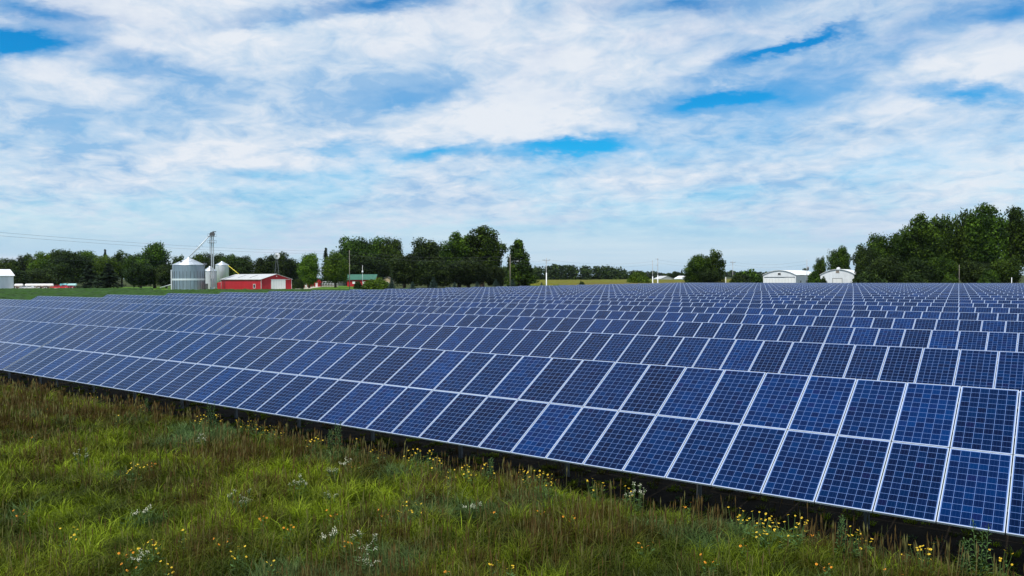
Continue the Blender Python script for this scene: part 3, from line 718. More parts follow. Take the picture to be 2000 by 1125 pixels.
# greenhouse frame
root = empty('garden_frame', W(629, 418), YAW, 'pale hoop frame greenhouse on the lawn', 'greenhouse')
hoops = MB()
for k in range(6):
    x = k * 1.5; pts = [(x, 2.4 - 2.4 * math.cos(math.pi * i / 8), 2.9 * math.sin(math.pi * i / 8) ** .7) for i in range(9)]
    for a, b in zip(pts, pts[1:]): hoops.tube(a, b, .06, n=5)
for yy, zz in ((0.0, .4), (.35, 1.6), (2.4, 2.9), (4.5, 1.6), (4.8, .4)): hoops.tube((0, yy, zz), (7.5, yy, zz), .05, n=5)
hoops.build('hoops', M_WTRIM, root)
MB().box(0, 7.5, .0, .08, 0, .9).box(0, 7.5, 4.72, 4.8, 0, .9).build('side_boards', M_WOOD, root)
# curved roof sheds on the right
def bow_shed(ur, d, Wd, L, eave, ridge, label):
    cr = W(ur, d); root, rf = gabled('curved_roof_shed', label, (cr.x - Wd, cr.y, 0), 0, Wd, L, eave, ridge, M_WHITE, M_WROOF, .3, True, 'shed', M_WTRIM)
    return root
s1 = bow_shed(1554.3, 270, 11.3, 26, 5.35, 6.9, 'left-hand white shed with curved roof and three sliding doors')
for k in range(3): front_box(s1, 'sliding_door', .5 + k * 3.5, .5 + k * 3.5 + 3.35, .05, 4.1 + .25 * (k == 2), M_DOOR, .08 + .05 * (k == 2))
front_box(s1, 'door_track', .3, 11.0, 4.55, 4.68, M_GREYD, .16)
front_box(s1, 'vent', 5.15, 6.15, 5.35, 6.1, M_GREYD, .06, M_WTRIM)
for k in range(3): side_box(s1, 'window', 5 + k * 7, 6.4 + k * 7, 2.2, 3.4, M_DARKG, .05, M_WTRIM, 11.3, 1)
s2 = bow_shed(1670.6, 270, 11.6, 10.5, 5.35, 7.15, 'right-hand white shed with curved roof and one garage door')
front_box(s2, 'garage_door', 4.1, 7.2, .05, 4.0, M_DOOR, .06, M_GREYD)
front_box(s2, 'panel_door', 7.6, 9.2, .05, 4.1, M_WHITE, .07)
front_box(s2, 'vent', 5.2, 6.3, 6.0, 6.9, M_WOOD, .08, M_WTRIM)
MB().box(5.3, 6.3, .4, 1.4, 7.15, 7.7).prism([(5.2, 7.7), (6.4, 7.7), (5.8, 8.05)], .3, 1.5).build('cupola', M_WTRIM, s2)
# distant sheds
for (u, d, Wd, L, e, r_, lab) in [(1332, 640, 9, 12, 2.9, 5.0, 'tiny distant white shed left of the lone ragged tree'), (1290, 660, 13, 12, 2.6, 5.0, 'distant low pale grey roof just right of the twin poles')]:
    gabled('distant_shed', lab, W(u, d), YAW + R(20), Wd, L, e, r_, M_WHITE if u > 1300 else M_ROOFG, M_WROOF if u > 1300 else M_ROOFG, .3, cat='shed')

# grain bins
def bin_(u, d, r, eave, peak, label, wall, hopper=None, n=40):
    root = empty('grain_bin', W(u, d), 0, label, 'grain bin', 'grain bins')
    if hopper: prof = [(.4, hopper * .35), (r, hopper), (r, eave)]
    else: prof = [(r, 0), (r, eave)]
    MB().lathe(prof, n).build('wall', wall, root)
    roof = MB().lathe([(r + .15, eave - .02), (r + .15, eave + .06), (.5, peak - .3), (.5, peak), (0, peak + .12)], n).build('roof', M_GALVR, root)
    rb = MB()
    for k in range(24):
        a = 2 * math.pi * k / 24; rb.tube(((r + .1) * math.cos(a), (r + .1) * math.sin(a), eave + .10), (.5 * math.cos(a), .5 * math.sin(a), peak - .25), .05, n=4, cap=False)
    rb.build('rib', M_GALVR, roof)
    if hopper:
        for k in range(6):
            a = 2 * math.pi * k / 6; MB().tube((r * .97 * math.cos(a), r * .97 * math.sin(a), 0), (r * .97 * math.cos(a), r * .97 * math.sin(a), hopper + .3), .1, n=6).build('leg', M_STEEL, root)
    return root, roof
big_bin, big_roof = bin_(369, 318, 6.25, 10.45, 13.6, 'largest grain bin, blue-grey corrugated steel with cone roof and pale band', M_GALV, n=56)
st = MB()
for k in range(28):
    a = 2 * math.pi * k / 28; x, y = 6.3 * math.cos(a), 6.3 * math.sin(a); st.tube((x, y, 0), (x, y, 7.9), .07, n=4, cap=False)
st.build('wall_stiffeners', M_STEEL, big_bin)
MB().lathe([(6.36, 4.2), (6.36, 4.95)], 56).build('pale_band', pmat('pale_steel', (.78, .84, .87), .4, .3), big_bin)
MB().lathe([(6.55, 0), (6.55, .3), (6.2, .3)], 48).build('concrete_base', pmat('concrete', (.42, .40, .37), .9, 0, .15, 1), big_bin)
hatch = MB().box(-.45, .45, -.05, .35, -.05, .4); hatch.build('roof_hatch', M_GREYD, big_roof, (-FWD0 * 4.3 - RIGHT0 * 1.5) + Vector((0, 0, 11.7)))
ld = MB(); p = RIGHT0 * 6.6; 
for s_ in (-.2, .2): ld.tube(p + FWD0 * s_ * 1 + Vector((0, 0, .5)), p + FWD0 * s_ + Vector((0, 0, 11.0)), .04, n=4)
for k in range(24): ld.tube(p - FWD0 * .2 + Vector((0, 0, .7 + k * .43)), p + FWD0 * .2 + Vector((0, 0, .7 + k * .43)), .03, n=4)
ld.box(-.5, .5, -.5, .5, 10.4, 11.3, Matrix.Translation(p * 1.02)); ld.build('ladder', M_STEEL, big_bin)
bin_(347, 333, 2.7, 8.4, 9.6, 'small bin peeping out left of the largest grain bin', M_GALVW)
bm_, _ = bin_(410.5, 336, 2.75, 8.1, 10.2, 'short pale bin between the largest bin and the tall narrow one', M_GALVW)
dr = MB().box(-.7, .7, -.06, .1, .5, 2.7); o_ = dr.build('door', M_GREYD, bm_, -FWD0 * 2.78 - RIGHT0 * .6); o_.rotation_euler = (0, 0, YAW)
bin_(434, 346, 2.85, 10.8, 12.5, 'tall narrow hopper bin behind the red barn', M_GALVW, 3.6)
# elevator tower
root = empty('grain_elevator', W(415.7, 322), YAW, 'tall bucket elevator tower with sloping spout to the largest bin', 'grain elevator')
tz = Z(415, 453, 322)
for x in (-.36, .36): MB().box(x - .15, x + .15, -.2, .2, .6, tz - 1.6).build('leg_casing', pmat('leg_casing_%s' % ('a' if x < 0 else 'b'), (.50, .53, .56), .45, .4), root)
MB().box(-.9, .9, -.5, .5, 0, 1.3).build('boot', M_GALVR, root)
MB().prism([(-.75, tz - 1.6), (.75, tz - 1.6), (.95, tz - .7), (.5, tz - .1), (-.5, tz - .1), (-.95, tz - .7)], -.45, .45).build('head', M_GREYD, root)
lad = MB()
for x, y in ((-1.0, .55), (-1.0, -.3)): lad.tube((x, y, 0), (x, y, tz - .6), .05, n=4)
for k in range(46): lad.tube((-1.0, -.3, .5 + k * .5), (-1.0, .55, .5 + k * .5), .03, n=4)
lad.build('ladder', M_GREYD, root)
for zc in (tz - 1.9, tz - 4.6):
    pf = MB().box(-1.6, 1.3, -1.0, 1.0, zc, zc + .08)
    for x, y in ((-1.6, -1), (1.3, -1), (-1.6, 1), (1.3, 1)): pf.tube((x, y, zc), (x, y, zc + 1.1), .035, n=4)
    for (a, b) in (((-1.6, -1), (1.3, -1)), ((-1.6, 1), (1.3, 1)), ((-1.6, -1), (-1.6, 1)), ((1.3, -1), (1.3, 1))): pf.tube((*a, zc + 1.1), (*b, zc + 1.1), .035, n=4)
    pf.build('platform', M_GREYD, root)
MB().tube((.3, .2, tz - .1), (.3, .2, tz + .5), .05).box(.0, 1.4, .0, .5, tz - .1, tz + .25).build('motor', M_GREYD, root)
br = MB()
for k in range(10): 
    z_ = 1.5 + k * 2.2; br.tube((-.4, .25, z_), (-.98, .5, z_ + .9), .03, n=4)
br.build('bracing', M_GREYD, root)
tip = (Matrix.Rotation(-YAW, 3, 'Z') @ (W(369, 318) - W(415.7, 322))); tip.z = 13.6
a = Vector((-.9, 0, Z(411, 459, 322))); 
sp_ = MB().tube(a, tip, .2, n=8)
sp_.build('spout', M_GALVW, root)
tr = MB(); dv = (tip - a); 
for k in range(10):
    p0 = a + dv * (k / 10); p1 = a + dv * ((k + 1) / 10)
    off = Vector((.12, 0, -.55)); 
    if 2 <= k < 9: tr.tube(p0 + off, p1 + off, .04, n=4); tr.tube(p0, p0 + off, .03, n=4); tr.tube(p0 + off, p1, .03, n=4)
for f in (.42, .55):
    p0 = a + dv * f; tr.tube(p0 + Vector((.7, 0, -.9)), p0 + Vector((-.8, 0, .8)), .04, n=4)
tr.build('spout_truss', M_STEEL, root)
# yellow auger, low pipe
def rod_thing(name, label, cat, a, b, r, mat, legs=None, group=None):
    root = empty(name, (a.x, a.y, 0), 0, label, cat, group)
    o = Vector((a.x, a.y, 0)); MB().tube(a - o, b - o, r, n=8).build('tube', mat, root)
    if legs:
        for f in legs:
            p = a.lerp(b, f) - o; MB().tube(p, (p.x, p.y, 0), .06, n=5).build('leg', M_STEEL, root)
    return root
rod_thing('grain_auger', 'yellow auger sloping down from the tall narrow bin to the red barn', 'auger', W(446, 340, Z(446, 518.5, 340)), W(470, 336, Z(470, 538, 336)), .16, M_YEL, (.98,))
rod_thing('unloading_auger', 'pale low auger pipe lying left of the grain bins', 'auger', W(313, 345, .9), W(337, 340, 2.5), .18, M_GALVW, (.02, .6))
# windmill
d = 338; zt = Z(541, 500, d)
root = empty('windmill', W(541, d), YAW + .3, 'old farm windmill with pale wheel and lattice tower behind the barn', 'windmill')
legs = [Vector((x * 1.6, y * 1.6, 0)) for x, y in ((-1, -1), (1, -1), (1, 1), (-1, 1))]; top_ = Vector((0, 0, zt - .3))
for p in legs: MB().tube(p, top_ + p * .08, .07, n=5).build('leg', M_STEEL, root)
br = MB()
for lv in range(1, 7):
    f = lv / 7; ring = [p.lerp(top_ + p * .08, f) for p in legs]; nx = [p.lerp(top_ + p * .08, min(1, f + 1 / 7)) for p in legs]
    for i in range(4): br.tube(ring[i], ring[(i + 1) % 4], .03, n=4); br.tube(ring[i], nx[(i + 1) % 4], .02, n=4)
br.build('bracing', M_STEEL, root)
hub = Vector((0, -.6, zt)); MB().tube(hub + Vector((0, -.15, 0)), hub + Vector((0, .9, 0)), .14).build('gearbox', M_GREYD, root)
wh = MB()
for k in range(18):
    a = 2 * math.pi * k / 18; a2 = a + .24
    wh.face([hub + Vector((math.cos(a) * .4, 0, math.sin(a) * .4)), hub + Vector((math.cos(a) * 1.35, -.1, math.sin(a) * 1.35)), hub + Vector((math.cos(a2) * 1.35, .12, math.sin(a2) * 1.35)), hub + Vector((math.cos(a2) * .4, .06, math.sin(a2) * .4))])
wh.build('wheel', M_WTRIM, root)
MB().box(-.02, .02, .9, 2.4, zt - .35, zt + .35).build('tail_vane', M_WTRIM, root)

# ---------------------------------------------------------------- poles and wires
M_POLE = pmat('pole_wood', (.26, .22, .18), .9, 0, .15, 2)
M_POLEG = pmat('pole_grey', (.36, .36, .36), .8, 0, .1, 2)
def pole(u, vt, d, label, arm=0, r=.14, white=None, extra=None, mat=None, arm_rot=0.0, name='utility_pole'):
    h = Z(u, vt, d); root = empty(name, W(u, d), YAW + arm_rot, label, 'pole', 'poles along the road')
    MB().tube((0, 0, -.3), (0, 0, h), r, r * .65, 10).build('shaft', mat or M_POLE, root)
    if white: MB().lathe([(r * 1.25, 0), (r * 1.12, white), (0, white + .01)], 12).build('white_casing', M_WTRIM, root)
    if arm:
        MB().box(-arm, arm, -.2, -.09, h - .8, h - .66).tube((-arm * .6, -.14, h - .72), (0, -.14, h - 1.5), .03, n=4).tube((arm * .6, -.14, h - .72), (0, -.14, h - 1.5), .03, n=4).build('crossarm', mat or M_POLE, root)
        for x in (-arm * .92, -arm * .45, arm * .92): MB().lathe([(.05, h - .66), (.08, h - .55), (.04, h - .45), (0, h - .42)], 8, (x, -.14, 0)).build('insulator', M_GREYD, root)
    if extra: extra(root, h)
    return root, h
def lamp(root, h):
    MB().tube((0, 0, h - 2.9), (1.0, 0, h - 2.2), .05).tube((1.0, 0, h - 2.2), (2.2, 0, h - 2.15), .05).build('lamp_arm', M_STEEL, root)
    MB().box(2.1, 2.8, -.15, .15, h - 2.25, h - 2.08).build('lamp_head', M_WTRIM, root)
def transf(root, h):
    MB().lathe([(0, h - 3.6), (.28, h - 3.6), (.28, h - 2.5), (0, h - 2.45)], 12, (.4, 0, 0)).build('transformer', M_STEEL, root)
POLES = {}
for key, args in {
 'a': dict(u=683, vt=488.5, d=250, label='tall brown utility pole left of the green-roofed shed', mat=M_WOOD),
 'b': dict(u=996.5, vt=497, d=255, label='wooden pole with street lamp arm before the pyramid tree', extra=lamp),
 'c': dict(u=1067.3, vt=504, d=252, label='utility pole with crossarm and white lower half at the corn', arm=1.2, white=6.4, mat=M_POLEG),
 'd': dict(u=1274.8, vt=508, d=285, label='left and shorter pole of the twin poles in front of the corn', white=5.0, mat=M_POLEG),
 'e': dict(u=1284.8, vt=504.5, d=285, label='right and taller pole of the twin poles in front of the corn', white=5.4, mat=M_POLEG, extra=lambda r_, h: MB().box(-.9, .25, -.2, -.1, h - .35, h - .22).box(-.8, .2, -.2, -.1, h - 2.6, h - 2.5).build('crossarm', M_POLEG, r_)),
 'f': dict(u=1431.3, vt=509, d=300, label='utility pole with crossarm right of the lone ragged tree', arm=1.0, mat=M_POLEG),
 'g': dict(u=1576, vt=506.5, d=262, label='pole beside the right side of the left-hand curved shed', mat=M_POLEG, extra=transf, r=.12),
 'h': dict(u=1873.5, vt=517, d=236, label='thin bare pole in front of the eastern shelter belt', r=.09, mat=M_WOOD),
}.items():
    POLES[key] = pole(**args)
pole(708.2, 518, 300, 'slim pale pole in front of the green-roofed shed', r=.07, mat=M_WTRIM, name='yard_pole', extra=lambda r_, h: MB().lathe([(0, h - 3), (.3, h - 2.9), (.3, h - 2.2), (0, h - 2.1)], 10).build('lamp_head', M_WTRIM, r_))
pole(1976, 542, 234, 'short white post at the foot of the eastern belt', r=.12, mat=M_WTRIM, name='marker_post')
pole(1417.5, 541, 290, 'short white post right of the lone ragged tree', r=.16, mat=M_WTRIM, name='marker_post')
M_WIRE = pmat('wire', (.10, .10, .11), .6)
def wire(a, b, sag, label, r=.022, n=16):
    pts = []
    for i in range(n + 1):
        t = i / n; p = a.lerp(b, t); p.z -= sag * 4 * t * (1 - t); pts.append(p)
    o = a.copy(); mb = MB()
    for p, q in zip(pts, pts[1:]): mb.tube(p - o, q - o, r, n=4, cap=False)
    ob = mb.build('overhead_wire', M_WIRE, None, o); return tag(ob, label, 'wire', 'overhead wires')
WP_ = lambda u, v, d: W(u, d, Z(u, v, d))
pole(-190, 430, 128, 'utility pole just outside the left edge of the view', arm=1.2)
wire(WP_(-190, 437, 128), WP_(683, 491, 250), 1.1, 'topmost overhead wire crossing the sky at the left')
wire(WP_(-190, 444, 128), WP_(683, 496, 250), 1.1, 'second overhead wire just under the topmost one at the left')
wire(WP_(-190, 500, 128), WP_(683, 505, 250), .9, 'lowest overhead wire crossing before the western wood')
for (a, b, lab) in ((('a', 1), ('b', 1), 'from the tall brown pole to the street lamp pole'), (('b', 1), ('c', 1), 'from the street lamp pole to the white-based pole'),
               (('c', 1), ('d', 1), 'from the white-based pole to the twin poles'), (('e', 1), ('f', 1), 'from the twin poles to the pole right of the lone tree'), (('f', 1), ('g', 1), 'from the crossarm pole to the curved-roof shed')):
    (ra, ha), (rb, hb) = POLES[a[0]], POLES[b[0]]
    for k, dzz in enumerate((.5, 1.6)):
        pa = Vector(ra.location); pa.z = ha - dzz; pb = Vector(rb.location); pb.z = hb - dzz
        wire(pa, pb, 1.2, ('upper' if k == 0 else 'lower') + ' wire ' + lab, .018)

# ---------------------------------------------------------------- tank trailers and vehicles
M_TANKW = pmat('white_tank', (.78, .76, .76), .35, 0, .08, 1)
M_TANKT = pmat('teal_tank', (.16, .50, .55), .35, 0, .08, 1)
M_TYRE = pmat('tyre', (.02, .02, .02), .9); M_CHAS = pmat('chassis', (.12, .02, .02), .7)
def wheel(root, x, y, r=.42, w_=.25):
    o = MB().tube((x, y - w_ / 2, r), (x, y + w_ / 2, r), r, n=16).build('wheel', M_TYRE, root)
    MB().tube((x, y - w_ / 2 - .01, r), (x, y + w_ / 2 + .01, r), r * .5, n=10).build('rim', M_WTRIM, o)
def tank(u, d, mat, label, L=4.6, rz=0.0, r=.72):
    root = empty('tank_trailer', W(u, d), YAW + rz, label, 'tank trailer', 'tank trailers parked on the gravel')
    c = 1.75; pr = [(0, -L / 2), (r * .5, -L / 2 + .08), (r * .85, -L / 2 + .25), (r, -L / 2 + .55), (r, L / 2 - .55), (r * .85, L / 2 - .25), (r * .5, L / 2 - .08), (0, L / 2)]
    me = MB().lathe(pr, 20).build('tank', mat, root, (0, 0, c)); me.rotation_euler = (0, R(90), 0)
    MB().tube((0, 0, c + r), (0, 0, c + r + .22), .16).build('valve', M_STEEL, root)
    MB().box(-L / 2 + .3, L / 2 - .3, -.45, .45, .62, .78).box(-1.3, -1.1, -.4, .4, .78, 1.35).box(1.1, 1.3, -.4, .4, .78, 1.35).box(L / 2 - .3, L / 2 + .9, -.06, .06, .62, .74).build('chassis', M_CHAS, root)
    for x in (-1.3, 1.3):
        for y in (-.75, .75): wheel(root, x, y)
for (u, lab) in [(37, 'white tank trailer nearest the white barn'), (57.5, 'white tank trailer behind the silver cars, second from the barn'), (71.5, 'third white tank trailer from the white barn'), (83.5, 'fourth white tank trailer from the white barn'), (97, 'white tank trailer closest to the red pickup')]:
    tank(u, 408, M_TANKW, lab, 4.6 if u < 60 else 4.2)
tank(124.5, 416, M_TANKT, 'darker teal tank trailer behind the red pickup', 4.2); tank(141, 410, pmat('pale_teal_tank', (.36, .62, .62), .35), 'pale teal tank trailer at the right end of the line', 5.0)
def car(u, d, mat, label, rz=0.0, pickup=False, name='parked_car', cat='car'):
    root = empty(name, W(u, d), YAW + rz, label, cat)
    L = 5.2 if pickup else 4.6; h1, h2 = (.95, 1.8) if pickup else (.9, 1.45)
    body = MB().prism([(-L / 2, .35), (L / 2, .35), (L / 2, h1 - .08), (L / 2 - .15, h1), (L / 2 - 1.3, h1 + .08), (-L / 2 + .1, h1 + .05), (-L / 2, h1 - .1)], -.9, .9)
    b_ = body.build('body', mat, root)
    cx = .45 if pickup else -.2; cl = .95 if pickup else 1.25
    MB().prism([(cx - cl - .2, h1 + .02), (cx + cl + .35, h1 + .02), (cx + cl - .25, h2), (cx - cl + .1, h2)], -.78, .78).build('cabin', mat, root)
    g = MB()
    for y in (-.79, .78): g.prism([(cx - cl + .02, h1 + .12), (cx + cl + .1, h1 + .12), (cx + cl - .3, h2 - .1), (cx - cl + .2, h2 - .1)], y, y + .01)
    g.build('side_windows', M_DARKG, root)
    for x in (-L / 2 + .85, L / 2 - .9):
        for y in (-.8, .8): wheel(root, x, y, .34, .22)
    for y in (-.65, .65): MB().box(L / 2 - .05, L / 2 + .02, y - .15, y + .15, h1 - .3, h1 - .15).build('headlight', M_WTRIM, root)
M_SILV = pmat('silver_paint', (.52, .54, .60), .3, .5); M_REDP = pmat('red_paint', (.50, .015, .03), .3)
car(49, 398, M_SILV, 'left silver car parked before the white tanks', .1); car(60, 394, pmat('pale_grey_paint', (.62, .62, .64), .3, .3), 'right pale grey car parked before the white tanks', -.1)
car(110, 400, M_REDP, 'red pickup truck parked at the left of the two red ones', .2, True, 'pickup_truck', 'truck')
car(124, 398, M_REDP, 'red pickup truck parked in front of the teal tanks', .0, True, 'pickup_truck', 'truck')
car(137, 404, pmat('maroon_paint', (.22, .01, .03), .3), 'small maroon car behind the red pickups', .1)

# ---------------------------------------------------------------- meadow
rg = np.random.default_rng(77)
def vnoise(x, y, s, seed):
    r_ = np.random.default_rng(seed); T = r_.random((64, 64)); xi, yi = x / s, y / s
    x0, y0 = np.floor(xi).astype(int), np.floor(yi).astype(int); fx, fy = xi - x0, yi - y0; fx = fx * fx * (3 - 2 * fx); fy = fy * fy * (3 - 2 * fy)
    g = lambda a, b: T[a % 64, b % 64]
    return (g(x0, y0) * (1 - fx) + g(x0 + 1, y0) * fx) * (1 - fy) + (g(x0, y0 + 1) * (1 - fx) + g(x0 + 1, y0 + 1) * fx) * fy
def meadow_mat(name, trans=.25):
    m = bpy.data.materials.new(name); m.use_nodes = True; t = NT(m.node_tree)
    c = t.n('ShaderNodeAttribute', attribute_name='tint').outputs['Color']
    d = t.n('ShaderNodeBsdfPrincipled', {'Base Color': c, 'Roughness': .6, 'Specular IOR Level': .2})
    tr = t.n('ShaderNodeBsdfTranslucent', {'Color': c}); mx = t.n('ShaderNodeMixShader', {0: trans, 1: d.outputs[0], 2: tr.outputs[0]})
    t.n('ShaderNodeOutputMaterial', {'Surface': mx.outputs[0]}); return m
M_MEADOW = meadow_mat('meadow_blades')
N = 190000
X = rg.uniform(-75, 7, N); Y = rg.uniform(0, 20.5, N)
dep = -_s * X + _c * Y; lat = _c * X + _s * Y
uu = 1000 + F_PX * lat / np.maximum(dep, .1); vv = 545 + F_PX * CAM_H / np.maximum(dep, .1)
dist = np.hypot(X, Y)
keep = (dep > 8) & (uu > -260) & (uu < 2260) & (vv < 1560) & (rg.random(N) < np.clip((15 / dist) ** 1.25, 0, 1) * (.35 + .65 * (vnoise(X, Y, .45, 9) > .38))) & ((Y < 15.5) | (rg.random(N) < .12))
X, Y, dist = X[keep], Y[keep], dist[keep]; NC = len(X)
typ = vnoise(X, Y, .62, 1) * .42 + vnoise(X, Y, 2.6, 2) * .36 + rg.random(NC) * .38 + np.clip((-X - 18) / 120, 0, .06)
brown = typ > .82; seedy = (typ > .70) & ~brown
bright = vnoise(X, Y, .55, 3) * .65 + vnoise(X, Y, 2.4, 4) * .35
bluish = (vnoise(X, Y, 1.4, 5) > .80) & ~brown
shade_g = np.clip((bright - .3) / .45, 0, 1)[:, None]
base = np.array([.046, .066, .004]) * (1 - shade_g) + np.array([.205, .275, .008]) * shade_g
base[bluish] = [.085, .145, .040]
base *= (.55 + .95 * rg.random((NC, 1)) ** 1.3)
base[seedy] = base[seedy] * .5 + np.array([.09, .070, .012]) * .5
base[brown] = np.array([.080, .052, .012]) * (.6 + .8 * rg.random((brown.sum(), 1)))
tuft = rg.random(NC) ** 2.2; hgt = .12 + .12 * bright + .42 * tuft; hgt[seedy] += .10; hgt[brown] += .10 + .14 * rg.random(brown.sum())
under = np.clip((Y - 14.6) / .9, 0, 1); hgt *= 1 - .72 * under
nb = np.where(brown, 18, 26); rep = np.repeat(np.arange(NC), nb); NB = len(rep)
spread = np.where(brown, .13, .13)[rep]
ang = rg.random(NB) * 6.283; rad = np.sqrt(rg.random(NB)) * spread * .7
bx_, by_ = X[rep] + np.cos(ang) * rad, Y[rep] + np.sin(ang) * rad
h = hgt[rep] * (.55 + .6 * rg.random(NB)); lean = (np.where(brown, .18, .85)[rep]) * (.3 + rg.random(NB)) * h; la = ang + rg.normal(0, .7, NB)
lx, ly = np.cos(la) * lean + .04 * h, np.sin(la) * lean
wd = np.maximum(.0045, .00042 * dist[rep]) * (.7 + .6 * rg.random(NB)) * np.where(brown, .75, 1.0)[rep]; wa = rg.random(NB) * 6.283; wx_, wy_ = np.cos(wa) * wd, np.sin(wa) * wd
o0 = np.zeros(NB)
v = np.stack([np.stack([bx_ - wx_, by_ - wy_, o0], -1), np.stack([bx_ + wx_, by_ + wy_, o0], -1),
              np.stack([bx_ + lx * .35 + wx_ * .8, by_ + ly * .35 + wy_ * .8, h * .62], -1), np.stack([bx_ + lx * .35 - wx_ * .8, by_ + ly * .35 - wy_ * .8, h * .62], -1),
              np.stack([bx_ + lx, by_ + ly, h * (1 - .25 * np.minimum(1, lean / h))], -1)], 1)
idx = np.arange(NB)[:, None] * 5
col = base[rep] * (.65 + .7 * rg.random((NB, 1))); col = np.repeat(col[:, None, :], 5, 1)
me = np_mesh('meadow_grass', v.reshape(-1, 3), [idx + np.array([[0, 1, 2, 3]]), idx + np.array([[3, 2, 4]])], M_MEADOW, col.reshape(-1, 3))
tag(link('meadow_grass', me), 'wild green and brown meadow grass in front of the panels', 'grass', kind='stuff')
print('blades', NB)
# seed heads and dry stalks: fine upright stems with small tufts
NS = 6000
k = rg.integers(0, NC, NS * 3); k = k[(brown | seedy)[k]][:NS]; NS = len(k)
sx0 = X[k] + rg.normal(0, .15, NS); sy0 = Y[k] + rg.normal(0, .15, NS); sh_ = (.5 + .4 * rg.random(NS)) * (1 - .5 * under[k]); dd = dist[k]
lx = rg.normal(0, .07, NS); ly = rg.normal(0, .07, NS); ws = np.maximum(.003, .00022 * dd)
cols = np.array([.090, .058, .018]) * (.5 + rg.random((NS, 1))) 
gr = rg.random(NS) < .35; cols[gr] = np.array([.16, .15, .05]) * (.6 + .6 * rg.random((gr.sum(), 1)))
def P3(x, y, z): return np.stack([x, y, z], -1)
v = np.stack([P3(sx0 - ws, sy0, 0 * ws), P3(sx0 + ws, sy0, 0 * ws), P3(sx0 + lx + ws, sy0 + ly, sh_), P3(sx0 + lx - ws, sy0 + ly, sh_),
              P3(sx0 + lx, sy0 + ly, sh_ - .10), P3(sx0 + lx + ws * 3.2, sy0 + ly + ws, sh_), P3(sx0 + lx * 1.15, sy0 + ly * 1.15, sh_ + .10), P3(sx0 + lx - ws * 3.2, sy0 + ly - ws, sh_)], 1)
idx = np.arange(NS)[:, None] * 8
col = np.repeat(cols[:, None, :], 8, 1)
me = np_mesh('dry_stalks', v.reshape(-1, 3), [np.concatenate([idx + np.array([[0, 1, 2, 3]]), idx + np.array([[4, 5, 6, 7]])])], M_MEADOW, col.reshape(-1, 3))
tag(link('dry_stalks', me), 'thin brown seed stalks standing above the meadow grass', 'grass', kind='stuff')

# flowering plants: each clump its own thing
M_STEM = pmat('flower_stem', (.06, .11, .02), .7)
M_PETY = pmat('yellow_petal', (.85, .58, .03), .6); M_PETO = pmat('orange_petal', (.80, .30, .01), .6)
M_PETW = pmat('white_petal', (.85, .84, .66), .7); M_EYE = pmat('flower_eye', (.06, .03, .015), .8)
M_LEAFG = pmat('weed_leaf', (.05, .11, .02), .7, 0, .2)
def flower_proto(seed, petm, nst, hh, spreadr, head, many=1, eye=True, petals=8):
    rr = random.Random(seed); st_, pt, lf = MB(), MB(), MB(); heads = []
    for i in range(nst):
        a = rr.uniform(0, 6.28); r_ = spreadr * math.sqrt(rr.random()); hz = hh * rr.uniform(.72, 1.08)
        tip = Vector((r_ * math.cos(a), r_ * math.sin(a), hz)); base_ = tip * .25; base_.z = 0
        mid = base_.lerp(tip, .5) + Vector((0, 0, hh * .08)); st_.tube(base_, mid, .006, .005, 4, False); st_.tube(mid, tip, .005, .003, 4, False)
        for q in range(3):
            p = base_.lerp(tip, rr.uniform(.15, .8)); b = rr.uniform(0, 6.28); e = p + Vector((math.cos(b) * .12, math.sin(b) * .12, .03)); s = Vector((-math.sin(b), math.cos(b), 0)) * .02
            lf.face([p, (p + e) / 2 + s, e, (p + e) / 2 - s])
        for m_ in range(many):
            c = tip + (Vector((rr.gauss(0, head * 2.2), rr.gauss(0, head * 2.2), rr.gauss(0, head * 1.8))) if many > 1 else Vector())
            if many > 1: st_.tube(tip - Vector((0, 0, .1)), c, .003, .002, 3, False)
            nrm = Vector((rr.gauss(0, .45), rr.gauss(-.3, .45), 1)).normalized(); t = nrm.orthogonal().normalized(); b = nrm.cross(t)
            hs = head * rr.uniform(.75, 1.2)
            if eye: pt = MB()
            for q in range(petals):
                an = 2 * math.pi * q / petals; d1 = t * math.cos(an) + b * math.sin(an); d2 = t * math.cos(an + .35) + b * math.sin(an + .35); d0 = t * math.cos(an - .35) + b * math.sin(an - .35)
                pt.face([c + d1 * hs * .15, c + d0 * hs * .7, c + d1 * hs - nrm * hs * .2, c + d2 * hs * .7])
            if eye: pt.cur = 1; pt.lathe([(hs * .24, 0), (hs * .18, hs * .2), (0, hs * .28)], 7, c); heads.append(('flower_head', pt.mesh('flower_head', [petm, M_EYE], False)))
    out = [('stems', st_.mesh('stems', M_STEM, False)), ('leaves', lf.mesh('flower_leaves', M_LEAFG, False))]
    return out + (heads if eye else [('blossoms', pt.mesh('blossoms', petm, False))])
YP = [flower_proto(10 + i, M_PETY if i != 2 else M_PETO, (12, 7, 5, 20)[i], (.68, .6, .55, .72)[i], (.32, .20, .16, .48)[i], .025) for i in range(4)]
WPR = [flower_proto(30 + i, M_PETW, (12, 8)[i], (.75, .6)[i], (.28, .22)[i], .011, 12, False, 5) for i in range(2)]
def put_plant(u, v, proto, name, label, cat, group, hplant, s=1.0):
    # (u, v) is where the blossoms show; the plant stands on the ground there
    d = (CAM_H - hplant * s) * F_PX / (v - yh(u) ); p = W(u, d)
    root = empty(name, p, rj.uniform(0, 6.28), label, cat, group); root.scale = (s, s, s)
    for nm, me in proto:
        o = link(nm, me, root)
        if nm == 'blossoms': o['kind'] = 'stuff'
    return root
